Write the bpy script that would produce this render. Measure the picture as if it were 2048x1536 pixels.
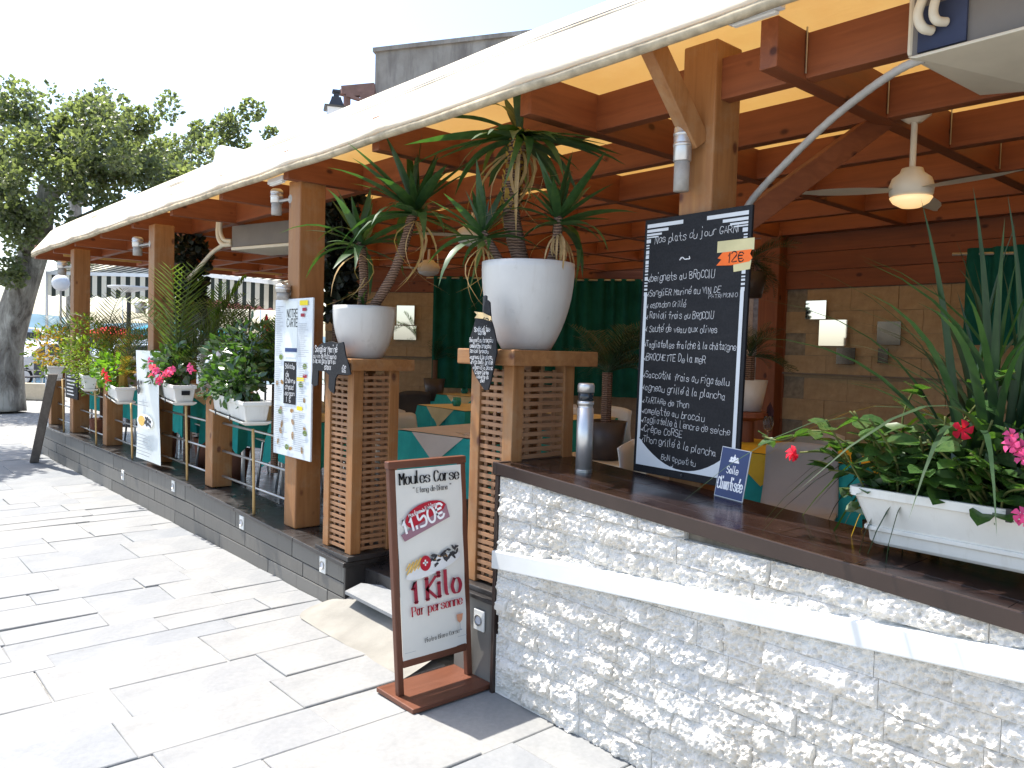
import bpy, bmesh, math, random
from mathutils import Vector, Matrix, noise
for _o in list(bpy.data.objects): bpy.data.objects.remove(_o)
S=bpy.context.scene; COL=S.collection; R=math.radians; PI=math.pi
# ---------------------------------------------------------------- camera
CAM=Vector((0,-2.42,1.6)); FPX=1600.0
def _axes():
    d=Vector((-385-1024,662-768,FPX)).normalized(); r=R(1.6)
    a=Vector((-math.sin(r),math.cos(r),0)); a.z=-(a.dot(d))/d.z; a.normalize()
    X=-d; Z=-a; Y=Z.cross(X); return X,Y,Z
_X,_Y,_Z=_axes()                       # world axes seen in camera space (x right, y down, z forward)
RW=Matrix((_X,_Y,_Z))                  # world = RW @ cam
cd=bpy.data.cameras.new('camera'); cam=bpy.data.objects.new('camera',cd); COL.objects.link(cam)
right=Vector((_X.x,_Y.x,_Z.x)); down=Vector((_X.y,_Y.y,_Z.y)); fwd=Vector((_X.z,_Y.z,_Z.z))
m=Matrix.Identity(4)
for i in range(3): m[i][0]=right[i]; m[i][1]=-down[i]; m[i][2]=-fwd[i]; m[i][3]=CAM[i]
cam.matrix_world=m; cd.sensor_fit='HORIZONTAL'; cd.sensor_width=36; cd.lens=36*FPX/2048
cd.clip_start=0.05; cd.clip_end=3000; S.camera=cam
S.render.resolution_x=1024; S.render.resolution_y=768
# ---------------------------------------------------------------- sky and sun
SUN=Vector((0.45,0.14,-1.0)).normalized()
w=bpy.data.worlds.new('World'); S.world=w; w.use_nodes=True
nt=w.node_tree; bg=nt.nodes['Background']; sky=nt.nodes.new('ShaderNodeTexSky'); sky.sky_type='NISHITA'; sky.sun_disc=False
sky.sun_elevation=math.asin(-SUN.z); sky.sun_rotation=math.atan2(-SUN.x,-SUN.y); sky.dust_density=2.0; sky.air_density=1.0; sky.ozone_density=1.0
nt.links.new(sky.outputs[0],bg.inputs[0]); bg.inputs[1].default_value=0.15
sl=bpy.data.lights.new('sun','SUN'); sl.energy=4.0; sl.angle=R(0.5); sl.color=(1,.955,.88)
so=bpy.data.objects.new('sun',sl); COL.objects.link(so); so.rotation_euler=SUN.to_track_quat('-Z','Y').to_euler()
S.view_settings.view_transform='Standard'; S.view_settings.look='None'; S.view_settings.exposure=1.38; S.view_settings.gamma=1
S.render.engine='CYCLES'
try:
    S.cycles.max_bounces=8; S.cycles.transparent_max_bounces=8; S.cycles.diffuse_bounces=5
except Exception: pass
# ---------------------------------------------------------------- measuring helpers: a sight line met with a plane of the place
def sight(px,py): return fwd*1.0+right*((px-1024)/FPX)+down*((py-768)/FPX)
def aY(px,py,Y): d=sight(px,py); return CAM+d*((Y-CAM.y)/d.y)
def aZ(px,py,Z): d=sight(px,py); return CAM+d*((Z-CAM.z)/d.z)
def aX(px,py,X): d=sight(px,py); return CAM+d*((X-CAM.x)/d.x)
def aD(px,py,D): return CAM+sight(px,py)*D
# ---------------------------------------------------------------- mesh helpers
class MB:
    def __init__(s): s.v=[]; s.f=[]; s.m=[]; s.k=0
    def mat(s,k): s.k=k; return s
    def add(s,vs,fs):
        b=len(s.v); s.v+= [tuple(p) for p in vs]
        for f in fs: s.f.append(tuple(b+i for i in f)); s.m.append(s.k)
        return s
    def box(s,x0,x1,y0,y1,z0,z1,M=None):
        vs=[Vector((x,y,z)) for z in (z0,z1) for y in (y0,y1) for x in (x0,x1)]
        if M is not None: vs=[M@p for p in vs]
        return s.add(vs,[(0,2,3,1),(4,5,7,6),(0,1,5,4),(2,6,7,3),(0,4,6,2),(1,3,7,5)])
    def hexa(s,vs): return s.add(vs,[(0,2,3,1),(4,5,7,6),(0,1,5,4),(2,6,7,3),(0,4,6,2),(1,3,7,5)])
    def bar(s,a,b,w,h,up=(0,0,1)):
        a=Vector(a); b=Vector(b); d=(b-a).normalized(); u=Vector(up)
        sx=d.cross(u)
        if sx.length<1e-4: sx=d.cross(Vector((1,0,0)))
        sx.normalize(); u=sx.cross(d).normalized()
        vs=[p+sx*i*w/2+u*j*h/2 for p in (a,b) for j in (-1,1) for i in (-1,1)]
        return s.add(vs,[(0,2,3,1),(4,5,7,6),(0,1,5,4),(2,6,7,3),(0,4,6,2),(1,3,7,5)])
    def tube(s,path,r,n=8,cap=True):
        path=[Vector(p) for p in path]; b=len(s.v); rs=r if isinstance(r,(list,tuple)) else [r]*len(path)
        ref=None
        for i,p in enumerate(path):
            d=(path[min(i+1,len(path)-1)]-path[max(i-1,0)]).normalized()
            if ref is None: ref=Vector((0,0,1)) if abs(d.z)<.9 else Vector((1,0,0))
            u=(ref-d*ref.dot(d)).normalized(); v=d.cross(u); ref=u
            for k in range(n):
                a=2*PI*k/n; s.v.append(tuple(p+u*math.cos(a)*rs[i]+v*math.sin(a)*rs[i]))
        for i in range(len(path)-1):
            for k in range(n):
                s.f.append((b+i*n+k,b+i*n+(k+1)%n,b+(i+1)*n+(k+1)%n,b+(i+1)*n+k)); s.m.append(s.k)
        if cap:
            s.f.append(tuple(b+k for k in range(n))[::-1]); s.m.append(s.k)
            e=b+(len(path)-1)*n; s.f.append(tuple(e+k for k in range(n))); s.m.append(s.k)
        return s
    def lathe(s,prof,n=20,c=(0,0,0),M=None):
        b=len(s.v); c=Vector(c)
        for r,z in prof:
            for k in range(n):
                a=2*PI*k/n; p=Vector((r*math.cos(a),r*math.sin(a),z))
                if M is not None: p=M@p
                s.v.append(tuple(c+p))
        for i in range(len(prof)-1):
            for k in range(n):
                s.f.append((b+i*n+k,b+i*n+(k+1)%n,b+(i+1)*n+(k+1)%n,b+(i+1)*n+k)); s.m.append(s.k)
        if prof[0][0]>1e-4: s.f.append(tuple(b+k for k in range(n))[::-1]); s.m.append(s.k)
        if prof[-1][0]>1e-4:
            e=b+(len(prof)-1)*n; s.f.append(tuple(e+k for k in range(n))); s.m.append(s.k)
        return s
    def prism(s,pts,o,u,v,t):           # outline pts (a,b) in frame o,u,v; thickness t along u x v
        o=Vector(o);u=Vector(u);v=Vector(v); n=u.cross(v).normalized()*t; k=len(pts)
        vs=[o+u*a+v*b for a,b in pts]; vs+= [p+n for p in vs]
        fs=[tuple(range(k))[::-1],tuple(range(k,2*k))]+[(i,(i+1)%k,k+(i+1)%k,k+i) for i in range(k)]
        return s.add(vs,fs)
    def flat(s,pts,o,u,v):
        o=Vector(o);u=Vector(u);v=Vector(v)
        return s.add([o+u*a+v*b for a,b in pts],[tuple(range(len(pts)))])
    def grid(s,fn,nu,nv):
        vs=[fn(i/nu,j/nv) for j in range(nv+1) for i in range(nu+1)]
        fs=[(j*(nu+1)+i,j*(nu+1)+i+1,(j+1)*(nu+1)+i+1,(j+1)*(nu+1)+i) for j in range(nv) for i in range(nu)]
        return s.add(vs,fs)
    def mesh(s,name,mats,smooth=False):
        me=bpy.data.meshes.new(name); me.from_pydata(s.v,[],s.f)
        for mm in (mats if isinstance(mats,(list,tuple)) else [mats]): me.materials.append(MT(mm))
        if isinstance(mats,(list,tuple)) and len(mats)>1: me.polygons.foreach_set('material_index',s.m)
        if smooth: me.polygons.foreach_set('use_smooth',[True]*len(s.f))
        me.update(); return me
    def build(s,name,mats,parent=None,smooth=False,bevel=0,loc=None):
        me=s.mesh(name,mats,smooth); o=bpy.data.objects.new(name,me); COL.objects.link(o)
        if parent is not None: o.parent=parent
        if loc is not None: o.location=loc
        if bevel:
            b=o.modifiers.new('bevel','BEVEL'); b.width=bevel; b.segments=2; b.limit_method='ANGLE'
        return o
def inst(name,me,parent,M):
    o=bpy.data.objects.new(name,me); COL.objects.link(o); o.parent=parent
    o.matrix_local=M; return o
def tag(o,label,cat,group=None):
    o['label']=label; o['category']=cat
    if group: o['group']=group
    return o
def thing(name,label,cat,loc=(0,0,0),rz=0,group=None):
    o=bpy.data.objects.new(name,None); COL.objects.link(o); o.location=loc; o.rotation_euler=(0,0,rz); o.empty_display_size=.1
    return tag(o,label,cat,group)
def struct(o): o['kind']='structure'; return o
def stuff(o): o['kind']='stuff'; return o
def copy_tree(o,parent=None):
    c=o.copy(); COL.objects.link(c); c.parent=parent
    for ch in list(o.children): copy_tree(ch,c)
    return c
def arc(c,r,a0,a1,n,f=lambda c,s:(c,s)): return [ (c[0]+r*math.cos(a0+(a1-a0)*i/n), c[1]+r*math.sin(a0+(a1-a0)*i/n)) for i in range(n+1)]
def smooth_path(pts,n=6):
    pts=[Vector(p) for p in pts]; out=[]
    for i in range(len(pts)-1):
        p0=pts[max(i-1,0)];p1=pts[i];p2=pts[i+1];p3=pts[min(i+2,len(pts)-1)]
        for k in range(n):
            t=k/n; out.append(.5*((2*p1)+(p2-p0)*t+(2*p0-5*p1+4*p2-p3)*t*t+(3*p1-p0-3*p2+p3)*t**3))
    out.append(pts[-1]); return out
# ---------------------------------------------------------------- materials
_M={}; _MD={}
def MT(name):
    if name in _M: return _M[name]
    mt=bpy.data.materials.new(name); mt.use_nodes=True; _M[name]=mt; _MD[name](mt); return mt
def defm(name,fn): _MD[name]=fn
def N(nt,t,**kw):
    n=nt.nodes.new(t)
    for k,v in kw.items():
        if k.startswith('i_'): 
            key=k[2:]; key=int(key) if key.isdigit() else key.replace('_',' ')
            n.inputs[key].default_value=v
        else: setattr(n,k,v)
    return n
def ramp(nt,src,stops):
    r=N(nt,'ShaderNodeValToRGB'); e=r.color_ramp.elements
    while len(e)<len(stops): e.new(.5)
    for el,(p,c) in zip(e,stops): el.position=p; el.color=(*c,1) if len(c)==3 else c
    nt.links.new(src,r.inputs[0]); return r.outputs[0]
def mixc(nt,fac,a,b,mode='MIX'):
    n=N(nt,'ShaderNodeMix',data_type='RGBA',blend_type=mode)
    for sock,val in ((n.inputs[0],fac),(n.inputs[6],a),(n.inputs[7],b)):
        if hasattr(val,'is_linked'): nt.links.new(val,sock)
        elif isinstance(val,(int,float)): sock.default_value=val
        else: sock.default_value=(*val,1)
    return n.outputs[2]
def coords(nt,scale=(1,1,1),space='Object',rnd=False):
    tc=N(nt,'ShaderNodeTexCoord'); mp=N(nt,'ShaderNodeMapping'); mp.inputs['Scale'].default_value=scale
    nt.links.new(tc.outputs[space],mp.inputs[0])
    if rnd:
        oi=N(nt,'ShaderNodeObjectInfo'); mu=N(nt,'ShaderNodeMath',operation='MULTIPLY'); mu.inputs[1].default_value=37.0
        nt.links.new(oi.outputs['Random'],mu.inputs[0]); cb=N(nt,'ShaderNodeCombineXYZ')
        for i in range(3): nt.links.new(mu.outputs[0],cb.inputs[i])
        nt.links.new(cb.outputs[0],mp.inputs['Location'])
    return mp.outputs[0]
def noise_n(nt,vec,scale,detail=4,rough=.6,dist=0):
    n=N(nt,'ShaderNodeTexNoise'); n.inputs['Scale'].default_value=scale; n.inputs['Detail'].default_value=detail
    n.inputs['Roughness'].default_value=rough; n.inputs['Distortion'].default_value=dist
    nt.links.new(vec,n.inputs['Vector']); return n.outputs[0]
def bump(nt,h,strength,dist):
    b=N(nt,'ShaderNodeBump'); b.inputs['Strength'].default_value=strength; b.inputs['Distance'].default_value=dist
    nt.links.new(h,b.inputs['Height']); return b.outputs[0]
def P(mt): return mt.node_tree.nodes['Principled BSDF']
def setp(mt,col=None,rough=.6,spec=.4,metal=0,normal=None,**kw):
    p=P(mt); L=mt.node_tree.links
    if col is not None:
        if hasattr(col,'is_linked'): L.new(col,p.inputs['Base Color'])
        else: p.inputs['Base Color'].default_value=(*col,1)
    if hasattr(rough,'is_linked'): L.new(rough,p.inputs['Roughness'])
    else: p.inputs['Roughness'].default_value=rough
    p.inputs['Specular IOR Level'].default_value=spec; p.inputs['Metallic'].default_value=metal
    if normal is not None: L.new(normal,p.inputs['Normal'])
    for k,v in kw.items(): p.inputs[k.replace('_',' ')].default_value=v
def simple(name,col,rough=.6,spec=.4,metal=0,var=.12,sc=6.0,bs=0,bsc=60,**kw):
    def fn(mt):
        nt=mt.node_tree; v=coords(nt,rnd=True); n=noise_n(nt,v,sc,5)
        c=ramp(nt,n,[(.3,tuple(x*(1-var) for x in col)),(.7,tuple(min(1,x*(1+var)) for x in col))])
        nm=bump(nt,noise_n(nt,v,bsc,3),bs,.004) if bs else None
        setp(mt,c,rough,spec,metal,nm,**kw)
    defm(name,fn)
def wood(name,c0,c1,knot,axis,rough=.55,spec=.35,weather=None):
    def fn(mt):
        nt=mt.node_tree; sc=[14,14,14]; sc[axis]=.8
        v=coords(nt,tuple(sc),rnd=True); g=noise_n(nt,v,1.6,6,.62,1.1)
        c=ramp(nt,g,[(.25,c0),(.5,tuple((a+b)/2 for a,b in zip(c0,c1))),(.75,c1)])
        s2=[3.2,3.2,3.2]; s2[axis]=2.0
        v2=coords(nt,tuple(s2),rnd=True); vo=N(nt,'ShaderNodeTexVoronoi'); vo.inputs['Scale'].default_value=2.0; nt.links.new(v2,vo.inputs['Vector'])
        kf=ramp(nt,vo.outputs['Distance'],[(.07,(1,1,1)),(.10,(.55,.55,.55)),(.14,(0,0,0))]); c=mixc(nt,kf,c,knot)
        v3=coords(nt,(1,1,1),rnd=True); b=noise_n(nt,v3,2.2,4); c=mixc(nt,.35,c,ramp(nt,b,[(.3,(.55,.55,.55)),(.7,(1.15,1.1,1.05))]),'MULTIPLY')
        if weather: c=mixc(nt,ramp(nt,noise_n(nt,v3,5,5,.7),[(.5,(0,0,0)),(.8,(.7,.7,.7))]),c,weather)
        setp(mt,c,ramp(nt,g,[(.2,(rough-.1,)*3),(.8,(rough+.12,)*3)]),spec,0,bump(nt,g,.25,.004))
    defm(name,fn)
for i,ax in enumerate('xyz'):
    wood('wood_honey_'+ax,(.235,.098,.033),(.37,.18,.066),(.10,.03,.014),i,weather=(.32,.22,.13))
    wood('wood_red_'+ax,(.165,.048,.020),(.26,.086,.035),(.06,.015,.008),i)
    wood('wood_sign_'+ax,(.10,.036,.020),(.155,.056,.030),(.06,.02,.014),i,rough=.42)
    wood('wood_slat_'+ax,(.24,.12,.06),(.38,.21,.11),(.14,.06,.03),i)
    wood('wood_grey_'+ax,(.12,.10,.085),(.22,.19,.16),(.06,.05,.04),i,rough=.8)
wood('bamboo_cane',(.5,.33,.13),(.66,.46,.2),(.3,.18,.08),2)
simple('white_plastic',(.72,.71,.66),.38,.45,var=.05,bs=.05)


simple('steel',(.62,.61,.59),.36,.5,.75,var=.08,sc=14)
simple('steel_dull',(.42,.42,.41),.42,.5,1,var=.12,sc=14)
simple('alu_light',(.72,.73,.74),.4,.5,.2,var=.05)
simple('black_plastic',(.02,.02,.022),.4,.4)
simple('black_metal',(.025,.026,.03),.45,.5,var=.3)
simple('pipe_grey',(.36,.34,.31),.55,.3,var=.15,sc=20)
simple('pipe_cream',(.62,.56,.44),.5,.3,var=.1)
simple('ac_grey',(.15,.14,.13),.55,.3,var=.08)
simple('ac_cream',(.60,.55,.44),.5,.3,var=.06)
simple('foam_blue',(.035,.045,.085),.75,.2,var=.2)
simple('fan_white',(.70,.64,.52),.45,.4,var=.05)
simple('teal_cloth',(.03,.34,.31),.8,.15,var=.12,sc=9,bs=.12,bsc=35)
simple('overlay_white',(.55,.48,.42),.85,.15,var=.06,sc=7,bs=.1,bsc=30)
simple('cream_cloth',(.62,.50,.27),.85,.15,var=.08,sc=7,bs=.1,bsc=30)
simple('yellow_cloth',(.62,.42,.045),.85,.15,var=.1,sc=7,bs=.1,bsc=30)
simple('curtain_green',(.009,.090,.070),.85,.1,var=.25,sc=4,bs=.1,bsc=60)
simple('chair_white',(.60,.57,.52),.38,.45,var=.05)
simple('chair_taupe',(.40,.36,.32),.45,.4,var=.06)
simple('chair_dark',(.05,.048,.05),.6,.3,var=.2)
simple('aluminium_leg',(.6,.6,.6),.3,.5,.9)
simple('soil',(.035,.024,.016),.95,.1,var=.5,sc=40,bs=.8,bsc=40)
simple('ceramic_dark',(.06,.045,.04),.4,.4)
simple('paper_white',(.69,.675,.62),.6,.25,var=.04,sc=4,bs=.06,bsc=9)
simple('paper_menu',(.62,.66,.68),.45,.35,var=.06,sc=5,bs=.1,bsc=8)
simple('paper_plastic',(.66,.70,.68),.3,.5,var=.05,sc=3,bs=.15,bsc=6)
simple('ink_black',(.012,.012,.014),.6,.2)
simple('ink_grey',(.35,.37,.39),.7,.2)
simple('ink_red',(.42,.012,.03),.6,.25)
simple('ink_red_dark',(.30,.02,.04),.6,.25)
simple('ink_mauve',(.30,.16,.2),.6,.25)
simple('ink_white',(.8,.8,.8),.6,.2)
simple('ink_navy',(.02,.05,.16),.5,.3)
simple('ink_yellow',(.75,.6,.03),.6,.2)
simple('ink_fries',(.70,.45,.12),.6,.2,var=.3,sc=60)
simple('ink_mussel',(.03,.03,.035),.5,.3,var=.8,sc=70)
simple('ink_food',(.30,.17,.06),.6,.2,var=.7,sc=50)
simple('ink_green',(.14,.2,.05),.6,.2,var=.5,sc=50)
simple('ink_beer',(.62,.28,.16),.6,.2)
def _chalk(mt):
    nt=mt.node_tree; v=coords(nt); n=noise_n(nt,v,160,3,.7); b=noise_n(nt,v,11,3); a=N(nt,'ShaderNodeMath',operation='ADD'); nt.links.new(n,a.inputs[0]); nt.links.new(b,a.inputs[1])
    setp(mt,ramp(nt,a.outputs[0],[(.42,(.10,.10,.11)),(.55,(.62,.62,.62))]),.95,.05)
defm('chalk',_chalk)
def _slate(mt):
    nt=mt.node_tree; v=coords(nt); n=noise_n(nt,coords(nt,(1.2,1,3)),4,6,.7,.6); f=noise_n(nt,v,120,3,.7)
    c=ramp(nt,n,[(.35,(.005,.0055,.008)),(.6,(.009,.0095,.012)),(.8,(.024,.024,.026))]); setp(mt,c,ramp(nt,f,[(.3,(.5,)*3),(.7,(.75,)*3)]),.3)
defm('slate_board',_slate)
def dirty(name,col,dirt,rough):
    def fn(mt):
        nt=mt.node_tree; v=coords(nt,rnd=True); n=noise_n(nt,v,6,5); c=ramp(nt,n,[(.3,tuple(x*.94 for x in col)),(.7,tuple(x*1.04 for x in col))])
        s=noise_n(nt,coords(nt,(26,26,2.2),rnd=True),1,5,.7); c=mixc(nt,ramp(nt,s,[(.55,(0,0,0)),(.85,(.45,.45,.45))]),c,dirt)
        s=noise_n(nt,v,45,6,.8); c=mixc(nt,ramp(nt,s,[(.66,(0,0,0)),(.8,(.5,.5,.5))]),c,dirt)
        setp(mt,c,ramp(nt,n,[(.3,(rough,)*3),(.7,(rough+.15,)*3)]),.45,0,bump(nt,s,.06,.003))
    defm(name,fn)
simple('chalk_tape',(.62,.55,.30),.7,.2)
simple('tag_orange',(.85,.16,.03),.6,.2)
simple('tag_wood',(.62,.46,.24),.6,.2)
simple('board_stripe',(.60,.62,.63),.6,.2,var=.06)
simple('sign_blue',(.010,.030,.12),.35,.45,var=.1)
simple('marble_rail',(.66,.67,.65),.35,.45,var=.06,sc=3)
simple('render_white',(.62,.60,.55),.85,.2,var=.08,bs=.2)
simple('glass_lamp',(.55,.56,.6),.2,.5,var=.05)
simple('terracotta',(.30,.12,.07),.8,.2)
simple('boat_white',(.75,.76,.77),.35,.5,var=.03)
simple('car_white',(.70,.71,.72),.25,.5,var=.03)
simple('car_silver',(.42,.44,.46),.25,.5,.4,var=.03)
simple('dark_glass',(.02,.025,.03),.08,.6)
simple('rubber',(.02,.02,.02),.8,.2)
simple('parasol_pink',(.62,.25,.24),.8,.15,var=.06)
simple('parasol_red',(.55,.02,.03),.8,.15,var=.06)
simple('parasol_blue',(.05,.28,.42),.8,.15)
simple('hill_blue',(.10,.16,.20),.95,.05,var=.3,sc=.02)
simple('sea',(.03,.09,.14),.12,.5,var=.2,sc=.3,bs=.3,bsc=2)
simple('low_wall',(.52,.44,.32),.85,.2,var=.12,bs=.2)
simple('glazed_teal',(.01,.25,.2),.15,.5)
simple('wine_napkin',(.05,.02,.025),.8,.2)
simple('clear_glass',(.8,.8,.8),.05,.5,var=0,Transmission_Weight=.95,IOR=1.3)
def _bulb(mt): setp(mt,(.9,.8,.6),.4); P(mt).inputs['Emission Color'].default_value=(1,.62,.25,1); P(mt).inputs['Emission Strength'].default_value=.35
defm('lamp_glow',_bulb)
def _globe(mt): setp(mt,(.62,.64,.68),.25,.5)
defm('globe_glass',_globe)
def leafm(name,c0,c1,trans=.35,rough=.45,spec=.4,tint=(1.9,2.1,.6)):
    def fn(mt):
        nt=mt.node_tree; L=nt.links; v=coords(nt,rnd=True); n=noise_n(nt,v,9,3)
        oi=N(nt,'ShaderNodeObjectInfo'); ge=N(nt,'ShaderNodeNewGeometry')
        c=ramp(nt,n,[(.3,c0),(.7,c1)])
        ri=ramp(nt,ge.outputs['Random Per Island'],[(0,(.62,.62,.62)),(1,(1.25,1.2,1.1))]); c=mixc(nt,1.0,c,ri,'MULTIPLY')
        setp(mt,c,rough,spec)
        tr=N(nt,'ShaderNodeBsdfTranslucent'); tc=mixc(nt,1.0,c,tint,'MULTIPLY'); L.new(tc,tr.inputs[0])
        mx=N(nt,'ShaderNodeMixShader'); mx.inputs[0].default_value=trans
        L.new(P(mt).outputs[0],mx.inputs[1]); L.new(tr.outputs[0],mx.inputs[2]); L.new(mx.outputs[0],nt.nodes['Material Output'].inputs[0])
    defm(name,fn)
leafm('leaf_plane',(.10,.125,.065),(.18,.205,.115),.55,.36,.9,(1.5,1.65,.8))
leafm('leaf_yucca',(.018,.06,.022),(.045,.10,.035),.25)
leafm('leaf_yucca_pale',(.05,.10,.03),(.11,.16,.05),.3)
leafm('leaf_yucca_dry',(.34,.23,.12),(.5,.36,.2),.2,.8,.1)
leafm('leaf_palm',(.05,.085,.025),(.10,.14,.04),.3)
leafm('leaf_palm_dark',(.010,.034,.014),(.026,.06,.026),.15)
leafm('leaf_bright',(.07,.16,.02),(.13,.24,.035),.45)
leafm('leaf_glossy',(.03,.08,.026),(.065,.125,.04),.3,.27,.9)
leafm('leaf_feather',(.10,.16,.03),(.2,.26,.05),.4)
leafm('leaf_straw',(.34,.2,.05),(.5,.33,.09),.3,.8,.1)
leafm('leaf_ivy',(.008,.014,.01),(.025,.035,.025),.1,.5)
leafm('petal_pink',(.55,.045,.20),(.68,.10,.30),.35,.6,.2)
leafm('petal_red',(.55,.008,.03),(.7,.02,.06),.35,.6,.2)
leafm('stem_green',(.08,.10,.03),(.14,.15,.05),.1,.6,.2)
def _trunk(mt):
    nt=mt.node_tree; v=coords(nt,(1,1,.35)); n=noise_n(nt,v,4,7,.72,.4); c=ramp(nt,n,[(.36,(.10,.085,.07)),(.46,(.20,.18,.15)),(.54,(.27,.25,.21)),(.62,(.42,.39,.33))]); setp(mt,c,.9,.1,0,bump(nt,n,.6,.03))
defm('bark_plane',_trunk)
def _ytrunk(mt):
    nt=mt.node_tree; v=coords(nt,(1,1,1)); wv=N(nt,'ShaderNodeTexWave',wave_type='BANDS',bands_direction='Z'); wv.inputs['Scale'].default_value=22; wv.inputs['Distortion'].default_value=4; wv.inputs['Detail'].default_value=3
    nt.links.new(v,wv.inputs[0]); c=ramp(nt,wv.outputs[0],[(.2,(.10,.06,.045)),(.8,(.26,.17,.12))]); setp(mt,c,.9,.1,0,bump(nt,wv.outputs[0],.7,.01))
defm('bark_yucca',_ytrunk)
def _stone(mt):
    nt=mt.node_tree; v=coords(nt,(1,1,1)); n=noise_n(nt,v,3.2,5); f=noise_n(nt,v,55,8,.72); f2=noise_n(nt,v,160,4,.7)
    oi=N(nt,'ShaderNodeObjectInfo'); c=ramp(nt,n,[(.3,(.66,.62,.55)),(.55,(.75,.73,.69)),(.75,(.69,.685,.67))]); c=mixc(nt,.55,c,ramp(nt,oi.outputs['Random'],[(0,(.93,.89,.82)),(.3,(1.02,1,.95)),(.6,(.98,.96,.92)),(1,(1.04,1.0,.94))]),'MULTIPLY')
    d=ramp(nt,noise_n(nt,v,9,6,.75),[(.6,(0,0,0)),(.82,(.4,.4,.4))]); c=mixc(nt,d,c,(.44,.37,.27))
    a=N(nt,'ShaderNodeMath',operation='ADD'); nt.links.new(f,a.inputs[0]); nt.links.new(f2,a.inputs[1])
    setp(mt,c,.92,.15,0,bump(nt,a.outputs[0],.55,.012))
defm('split_stone',_stone)
simple('mortar',(.22,.19,.15),.95,.1,var=.3,sc=20)
def _slab(mt):
    nt=mt.node_tree; v=coords(nt,(1,1,1)); oi=N(nt,'ShaderNodeObjectInfo')
    c=ramp(nt,oi.outputs['Random'],[(0,(.235,.244,.249)),(.3,(.26,.262,.257)),(.5,(.222,.234,.245)),(.75,(.26,.262,.256)),(.9,(.245,.254,.26)),(1,(.272,.272,.265))])
    b=noise_n(nt,v,2.5,6,.65); c=mixc(nt,.9,c,ramp(nt,b,[(.25,(.74,.75,.78)),(.75,(1.14,1.11,1.06))]),'MULTIPLY'); w_=noise_n(nt,v,.9,5,.7,.8); c=mixc(nt,ramp(nt,w_,[(.48,(0,0,0)),(.70,(.5,.5,.5))]),c,(.165,.168,.165))
    d=noise_n(nt,v,38,5,.7); c=mixc(nt,.5,c,ramp(nt,d,[(.3,(.8,.8,.8)),(.7,(1.1,1.1,1.1))]),'MULTIPLY')
    sp=N(nt,'ShaderNodeTexVoronoi'); sp.inputs['Scale'].default_value=7; nt.links.new(v,sp.inputs['Vector'])
    c=mixc(nt,ramp(nt,sp.outputs['Distance'],[(.03,(.6,.6,.6)),(.06,(0,0,0))]),c,(.16,.15,.14))
    setp(mt,c,.7,.3,0,bump(nt,noise_n(nt,v,26,7,.7),.35,.006))
defm('paving_stone',_slab)
simple('joint_sand',(.29,.285,.27),.95,.1,var=.45,sc=12,bs=.6,bsc=90)
simple('concrete',(.23,.22,.195),.9,.15,var=.15,sc=5,bs=.5,bsc=60)
def _clad(mt):
    nt=mt.node_tree; v=coords(nt,(1,1,1)); oi=N(nt,'ShaderNodeObjectInfo')
    c=ramp(nt,oi.outputs['Random'],[(0,(.115,.108,.095)),(1,(.165,.156,.138))])
    v2=coords(nt,(9,9,.55)); s=noise_n(nt,v2,1.5,5,.7); c=mixc(nt,ramp(nt,s,[(.55,(0,0,0)),(.75,(.75,.75,.75))]),c,(.04,.037,.032))
    s2=noise_n(nt,coords(nt,(5,5,2)),2.3,6,.75); c=mixc(nt,ramp(nt,s2,[(.6,(0,0,0)),(.82,(.6,.6,.6))]),c,(.3,.28,.24))
    setp(mt,c,.5,.35,0,bump(nt,noise_n(nt,v,30,4),.1,.004))
defm('grey_cladding',_clad)
def _dark(mt):
    nt=mt.node_tree; v=coords(nt,(1,1,1)); n=noise_n(nt,v,7,6,.7); c=ramp(nt,n,[(.35,(.018,.016,.016)),(.7,(.04,.037,.036))])
    d=noise_n(nt,v,3,7,.8); c=mixc(nt,ramp(nt,d,[(.6,(0,0,0)),(.8,(.5,.5,.5))]),c,(.12,.11,.10)); setp(mt,c,ramp(nt,n,[(.3,(.2,)*3),(.7,(.45,)*3)]),.5)
defm('dark_tile',_dark)
def _ctr(mt):
    nt=mt.node_tree; v=coords(nt,(1,1,1)); n=noise_n(nt,v,5,6,.7); c=ramp(nt,n,[(.35,(.014,.008,.007)),(.7,(.024,.014,.012))])
    setp(mt,c,ramp(nt,n,[(.3,(.12,)*3),(.7,(.28,)*3)]),.5)
defm('counter_tile',_ctr)
simple('counter_trim',(.038,.024,.019),.3,.5,.1,var=.15)
def _canvas(mt):
    nt=mt.node_tree; L=nt.links; v=coords(nt,(1,1,1)); n=noise_n(nt,v,1.5,6,.65); c=ramp(nt,n,[(.3,(.66,.60,.46)),(.7,(.76,.72,.60))])
    setp(mt,c,.8,.15,0,bump(nt,noise_n(nt,coords(nt,(1.2,4,4)),3,3),.25,.03))
    tr=N(nt,'ShaderNodeBsdfTranslucent'); tr.inputs[0].default_value=(.80,.45,.10,1)
    d=noise_n(nt,v,2.6,5,.7); tcol=mixc(nt,ramp(nt,d,[(.45,(0,0,0)),(.75,(1,1,1))]),(.74,.40,.10),(.80,.48,.13)); L.new(tcol,tr.inputs[0])
    mx=N(nt,'ShaderNodeMixShader'); mx.inputs[0].default_value=.22
    L.new(P(mt).outputs[0],mx.inputs[1]); L.new(tr.outputs[0],mx.inputs[2]); L.new(mx.outputs[0],nt.nodes['Material Output'].inputs[0])
defm('canvas_cream',_canvas)
simple('canvas_hem',(.40,.34,.24),.85,.1,var=.35,sc=14,bs=.4,bsc=18)
simple('canvas_seam',(.05,.05,.055),.8,.1)
simple('blind_beige',(.42,.31,.14),.85,.1,var=.15,sc=3)
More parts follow.
